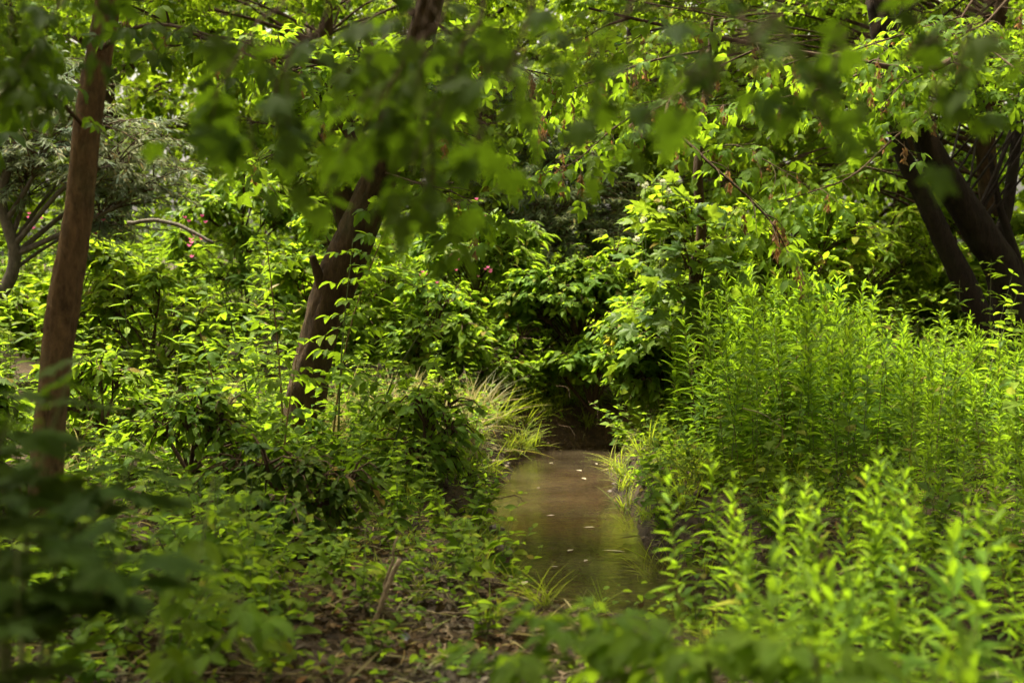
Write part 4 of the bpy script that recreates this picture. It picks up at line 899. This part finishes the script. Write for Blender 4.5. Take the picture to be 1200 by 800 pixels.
# ------------------------------------------------------------------ ground cover, litter, far undergrowth
def cover(n, box, tm, s, mat, okd, lift=(.01, .12), up=.9, name="", label="", cat="", dens=None):
    x = rng.uniform(box[0], box[1], n); y = rng.uniform(box[2], box[3], n); d = sdist(x, y); m_ = (d > okd[0]) & (d < okd[1])
    if dens is not None: m_ &= fbm(x * dens[0], y * dens[0], 2) > dens[1]
    x, y = x[m_], y[m_]; k = len(x); z = height(x, y) + rng.uniform(*lift, k); b = MB()
    b.leaves(tm, np.stack([x, y, z], 1), rnd(k) * (1, 1, .25), rnd(k, .4) + (0, 0, up), s * rng.uniform(.6, 1.3, k), mat)
    return tag(obj(name, b.mesh(name)), label, cat, kind="stuff")
cover(26000, (-4.6, 4.2, 4.6, 15), L_small, .045, M['weed'], (.52, 9), (.0, .16), name="ground_cover", label="small green ground cover leaves over the banks", cat="ground cover", dens=(1.1, -.18))
cover(12000, (-4.0, 3.6, 4.6, 14.5), L_card, .05, M['deadleaf'], (.40, 9), (.004, .02), name="leaf_litter", label="brown dead leaf litter on the bare soil", cat="leaf litter")
cover(7000, (-3.6, 3.2, 4.8, 14), simple_leaf(3, .05, .8, .2, .2), .16, M['straw'], (.45, 9), (.005, .06), .5, name="straw_litter", label="thin pale dry stalks strewn over the bank soil", cat="dry stalks", dens=(1.4, -.05))
# far undergrowth
b = MB(); k = 1500
x = rng.uniform(-9, 10, k); y = rng.uniform(13.5, 27, k); m_ = (sdist(x, y) > .9) & ~((np.abs(x - .5) < 1.2) & (y < 15.5)); x, y = x[m_], y[m_]
z = height(x, y); k = len(x); per = 34
t = rng.random((k, per)) ** .7; H = (rng.uniform(.7, 1.5, k) * (1 + .02 * (y - 13)))[:, None]
a = rng.uniform(0, 6.28, (k, per)); el = rng.uniform(-.2, .7, (k, per))
P = np.stack([x[:, None] + rng.normal(size=(k, per)) * .05, y[:, None] + rng.normal(size=(k, per)) * .05, z[:, None] + t * H], -1).reshape(-1, 3)
D = np.stack([np.cos(a) * np.cos(el), np.sin(a) * np.cos(el), np.sin(el)], -1).reshape(-1, 3)
hf = rng.random(len(P)) < .5
b.leaves(L_lance2, P[hf], D[hf], rnd(hf.sum(), .3) + (0, 0, 1), rng.uniform(.11, .2, hf.sum()), M['gold'])
b.leaves(L_card, P[~hf], D[~hf], rnd((~hf).sum(), .3) + (0, 0, 1), rng.uniform(.07, .14, (~hf).sum()), M['weed'])
b.tubes(np.stack([np.stack([x, y, z], 1), np.stack([x, y, z + H[:, 0]], 1)], 1), np.tile([.005, .002], (k, 1)), 3, M['stem'])
tag(obj("far_undergrowth", b.mesh("far_undergrowth")), "mass of tall bright herbs spreading back to the wood edge", "undergrowth", kind="stuff")

# ------------------------------------------------------------------ sticks, roots, stones, floating leaves
def stick(name, label, pix, radii, mat='deadwood', cat="stick", group=None, z=None, sides=8):
    pts = pth(pix); base = pts[0]; b = MB(); n = 16
    P = spline([p - base for p in pts], n); P += rng.normal(size=P.shape) * .003
    b.tubes(P, lerp1(radii, n), sides, M[mat], cap=True)
    return tag(obj(name, b.mesh(name), loc=tuple(base)), label, cat, group)
stick("broken_branch", "thick pale broken stub leaning up from the soil of the shaded bank", [(434, 745, 5.8), (452, 695, 5.8), (468, 655, 5.8)], (.012, .010, .011))
stick("broken_branch", "thin pale dead stick standing beside the thick broken stub", [(437, 740, 5.85), (453, 680, 5.85), (465, 628, 5.85)], (.009, .007, .004))
stick("curved_root", "arched pale root looping over the dark soil below the leaning trunk", [(287, 682, 6.5), (300, 669, 6.45), (320, 668, 6.4), (335, 685, 6.4), (352, 690, 6.4), (378, 693, 6.35), (400, 696, 6.3), (413, 686, 6.25)], (.010, .013, .013, .011, .010, .011, .010, .013), cat="root")
stick("fallen_branch", "grey fallen branch lying slanted in the clearing between both trunks", [(150, 262, 12.5), (185, 259, 12.4), (215, 266, 12.3), (250, 285, 12.2)], (.018, .018, .017, .014), 'bark_grey', "branch")
stick("dry_stalk", "long thin pale dry stalk slanting on the goldenrod bank", [(822, 616, 8.3), (850, 592, 8.3), (888, 572, 8.2)], (.004, .004, .003), 'straw', "stalk")
stick("dry_stalk", "bent pale dry stalk arching out of the goldenrod stand", [(870, 478, 8.3), (900, 488, 8.2), (918, 508, 8.2), (905, 530, 8.2)], (.004, .004, .0035, .003), 'straw', "stalk")
stick("dry_stalk", "pale dry stalk leaning before the foot of the leaning trunk", [(275, 645, 7.6), (300, 600, 7.6), (330, 575, 7.6)], (.005, .004, .003), 'straw', "stalk")
stick("dry_stalk", "tangled pale dry stalk hanging near the shaded bank's shoots", [(335, 660, 7.4), (352, 630, 7.4), (355, 590, 7.4), (360, 545, 7.4)], (.005, .005, .004, .003), 'straw', "stalk")
for k, (a_, b_) in enumerate([((582, 585), (615, 588)), ((652, 452), (668, 470)), ((655, 498), (675, 520)), ((690, 470), (700, 500)), ((615, 500), (640, 480))]):
    stick("exposed_root", "thin root poking out of the bare earth bank at the water's far end" if k else "thin twig lying half in the water by the bank", [(*a_, 12.9 if k else 10.4), ((a_[0] + b_[0]) / 2 + 5, (a_[1] + b_[1]) / 2 - 6, 12.85 if k else 10.4), (*b_, 12.8 if k else 10.4)], (.004, .004, .002), 'bark_dark', "root" if k else "stick", "roots in the earth bank" if k else None, sides=6)
def stone(name, label, x, y, r, mat, z=None, group=None, seed=0):
    import bmesh
    bm = bmesh.new(); bmesh.ops.create_icosphere(bm, subdivisions=3, radius=1)
    for v in bm.verts:
        c_ = v.co; f = 1 + .6 * float(fbm(np.array([c_.x * 1.3 + seed * 3.1]), np.array([c_.y * 1.3 + c_.z * 1.7 + seed]), 3)[0]); v.co = Vector((c_.x * f * r[0], c_.y * f * r[1], c_.z * f * r[2]))
    me = bpy.data.meshes.new(name); bm.to_mesh(me); bm.free(); me.materials.append(M[mat])
    for p in me.polygons: p.use_smooth = True
    return tag(obj(name, me, loc=(x, y, (hz(x, y) if z is None else z))), label, "stone", group)
def wpix(u, v):   # point of the water surface seen at a pixel
    d = px(u, v, 10.0) - np.array([0, 0, CAMZ]); t = (WATER_Z - CAMZ) / d[2]; return d * t + np.array([0, 0, CAMZ])
for k, (u, v, r, mat, lab) in enumerate([(598, 684, .05, 'palestone', "pale tan stone at the water's edge"), (606, 689, .035, 'palestone', "small pale tan stone touching the larger one at the water's edge"), (588, 650, .065, 'stone', "dark wet stone against the mossy bank beside the water"), (582, 634, .05, 'stone', "dark lump of stone above the wet stone on the bank"), (765, 632, .06, 'stone', "grey stone on the goldenrod side of the water"), (780, 640, .05, 'stone', "flat grey stone by the goldenrod bank")]):
    p = wpix(u, v); stone("stone", lab, p[0], p[1], (r, r * .8, r * .6), mat, WATER_Z + .02 + (.06 if k == 3 else 0), seed=k)
for k in range(46):
    y = rng.uniform(10.5, 13.2); x = rng.uniform(-.35, .1) if rng.random() < .6 else rng.uniform(.75, 1.0)
    d = sd1(x, y)
    if .36 < d < .62: stone("pebble", "small dark pebble scattered along the water's edge", x, y, (rng.uniform(.015, .035),) * 2 + (.014,), 'palestone' if rng.random() < .35 else 'stone', None, "pebbles at the water's edge", k)
fl_labels = ["long pale strip floating across the lower water", "pale leaf floating beside the long strip", "small white fleck floating below the long strip", "pale leaf floating in mid stream", "pale leaf floating below the far bank, upper one", "pale leaf floating below the far bank, lower one", "small dry leaf floating near the stones", "pale leaf floating near the bare bank's foot", "tiny leaf floating in the shaded lower water", "dry leaf drifting by the goldenrod bank", "small pale leaf near the mid stream twig", "tiny pale leaf at the narrow end of the water"]
for k, (u, v, s) in enumerate([(720, 645, .16), (672, 646, .07), (693, 656, .05), (655, 604, .06), (687, 552, .08), (688, 560, .08), (650, 664, .04), (648, 543, .06), (625, 681, .09), (704, 618, .08), (636, 572, .04), (702, 543, .05)]):
    p = wpix(u, v); tm = simple_leaf(4, .16 if k == 0 else .45, .8, .12, .04)
    b = MB(); b.leaves(tm, [(0, 0, 0)], [(1 if k == 0 else math.cos(k), -.15 if k == 0 else math.sin(k * 2.1), 0)], [(0, 0, 1)], s, M['floater'])
    tag(obj("floating_leaf", b.mesh("floating_leaf"), loc=(p[0] - s / 2, p[1], WATER_Z + .004)), fl_labels[k], "leaf", "leaves floating on the water")
p = px(470, 757, 5.6); b = MB(); b.leaves(simple_leaf(4, .6, .8, .9, .5), [(0, 0, 0)], [(.9, -.3, -.3)], [(.2, -.8, .5)], .05, M['litterpaper'])
tag(obj("paper_scrap", b.mesh("paper_scrap"), loc=(p[0], 5.6, hz(p[0], 5.6) + .03)), "small bluish white scrap caught among the bank weeds", "scrap")

# dead stalks standing in the herb stand
for k, (x, y) in enumerate(scatter(14, (1.1, 3.4, 8.3, 10.5), .35, lambda x, y: sd1(x, y) > 1 and inview(x, y))):
    h = rng.uniform(.5, 1.1); b = MB(); ln = rng.normal(size=2) * .25; P = spline([(0, 0, 0), (ln[0] * .3, ln[1] * .3, h * .6), (ln[0], ln[1], h)], 8); b.tubes(P, np.linspace(.004, .002, 8), 5, M['straw'])
    tag(obj("dead_stalk", b.mesh("dead_stalk"), loc=on_ground(x, y)), "thin brown dead stalk among goldenrods, " + zone(x, y), "stalk", "dead stalks in the stand")

# twigs and extra litter on the bare soil of the near bank
x = rng.uniform(-2.2, .35, 7000); y = rng.uniform(4.6, 7.4, 7000); k = 7000; b = MB(); z = height(x, y) + rng.uniform(.003, .02, k)
b.leaves(L_small, np.stack([x, y, z], 1), rnd(k) * (1, 1, .3), rnd(k, .5) + (0, 0, 1), rng.uniform(.02, .06, k), M['deadleaf'])
tag(obj("leaf_litter", b.mesh("near_leaf_litter")), "curled brown leaf litter on the soil of the near shaded bank", "leaf litter", kind="stuff")
for k in range(46):
    x0 = rng.uniform(-2.0, .2); y0 = rng.uniform(5.0, 7.6)
    if sd1(x0, y0) < .7: continue
    a = rng.uniform(0, 6.28); ln = rng.uniform(.12, .45); n_ = 7; t = np.linspace(0, 1, n_)
    xs = x0 + math.cos(a) * ln * t + rng.normal(size=n_) * .008; ys = y0 + math.sin(a) * ln * t + rng.normal(size=n_) * .008
    P = np.stack([xs - x0, ys - y0, height(xs, ys) + .012 + .05 * rng.random() * t - hz(x0, y0)], 1); b = MB(); r_ = rng.uniform(.002, .006); b.tubes(P, np.linspace(r_, r_ * .5, n_), 5, M['deadwood'], cap=True)
    tag(obj("twig", b.mesh("twig"), loc=(x0, y0, hz(x0, y0))), ("thick " if r_ > .0045 else "thin ") + ("long" if ln > .28 else "short") + " dead twig on the soil, " + zone(x0, y0), "twig", "twigs on the near bank's soil")
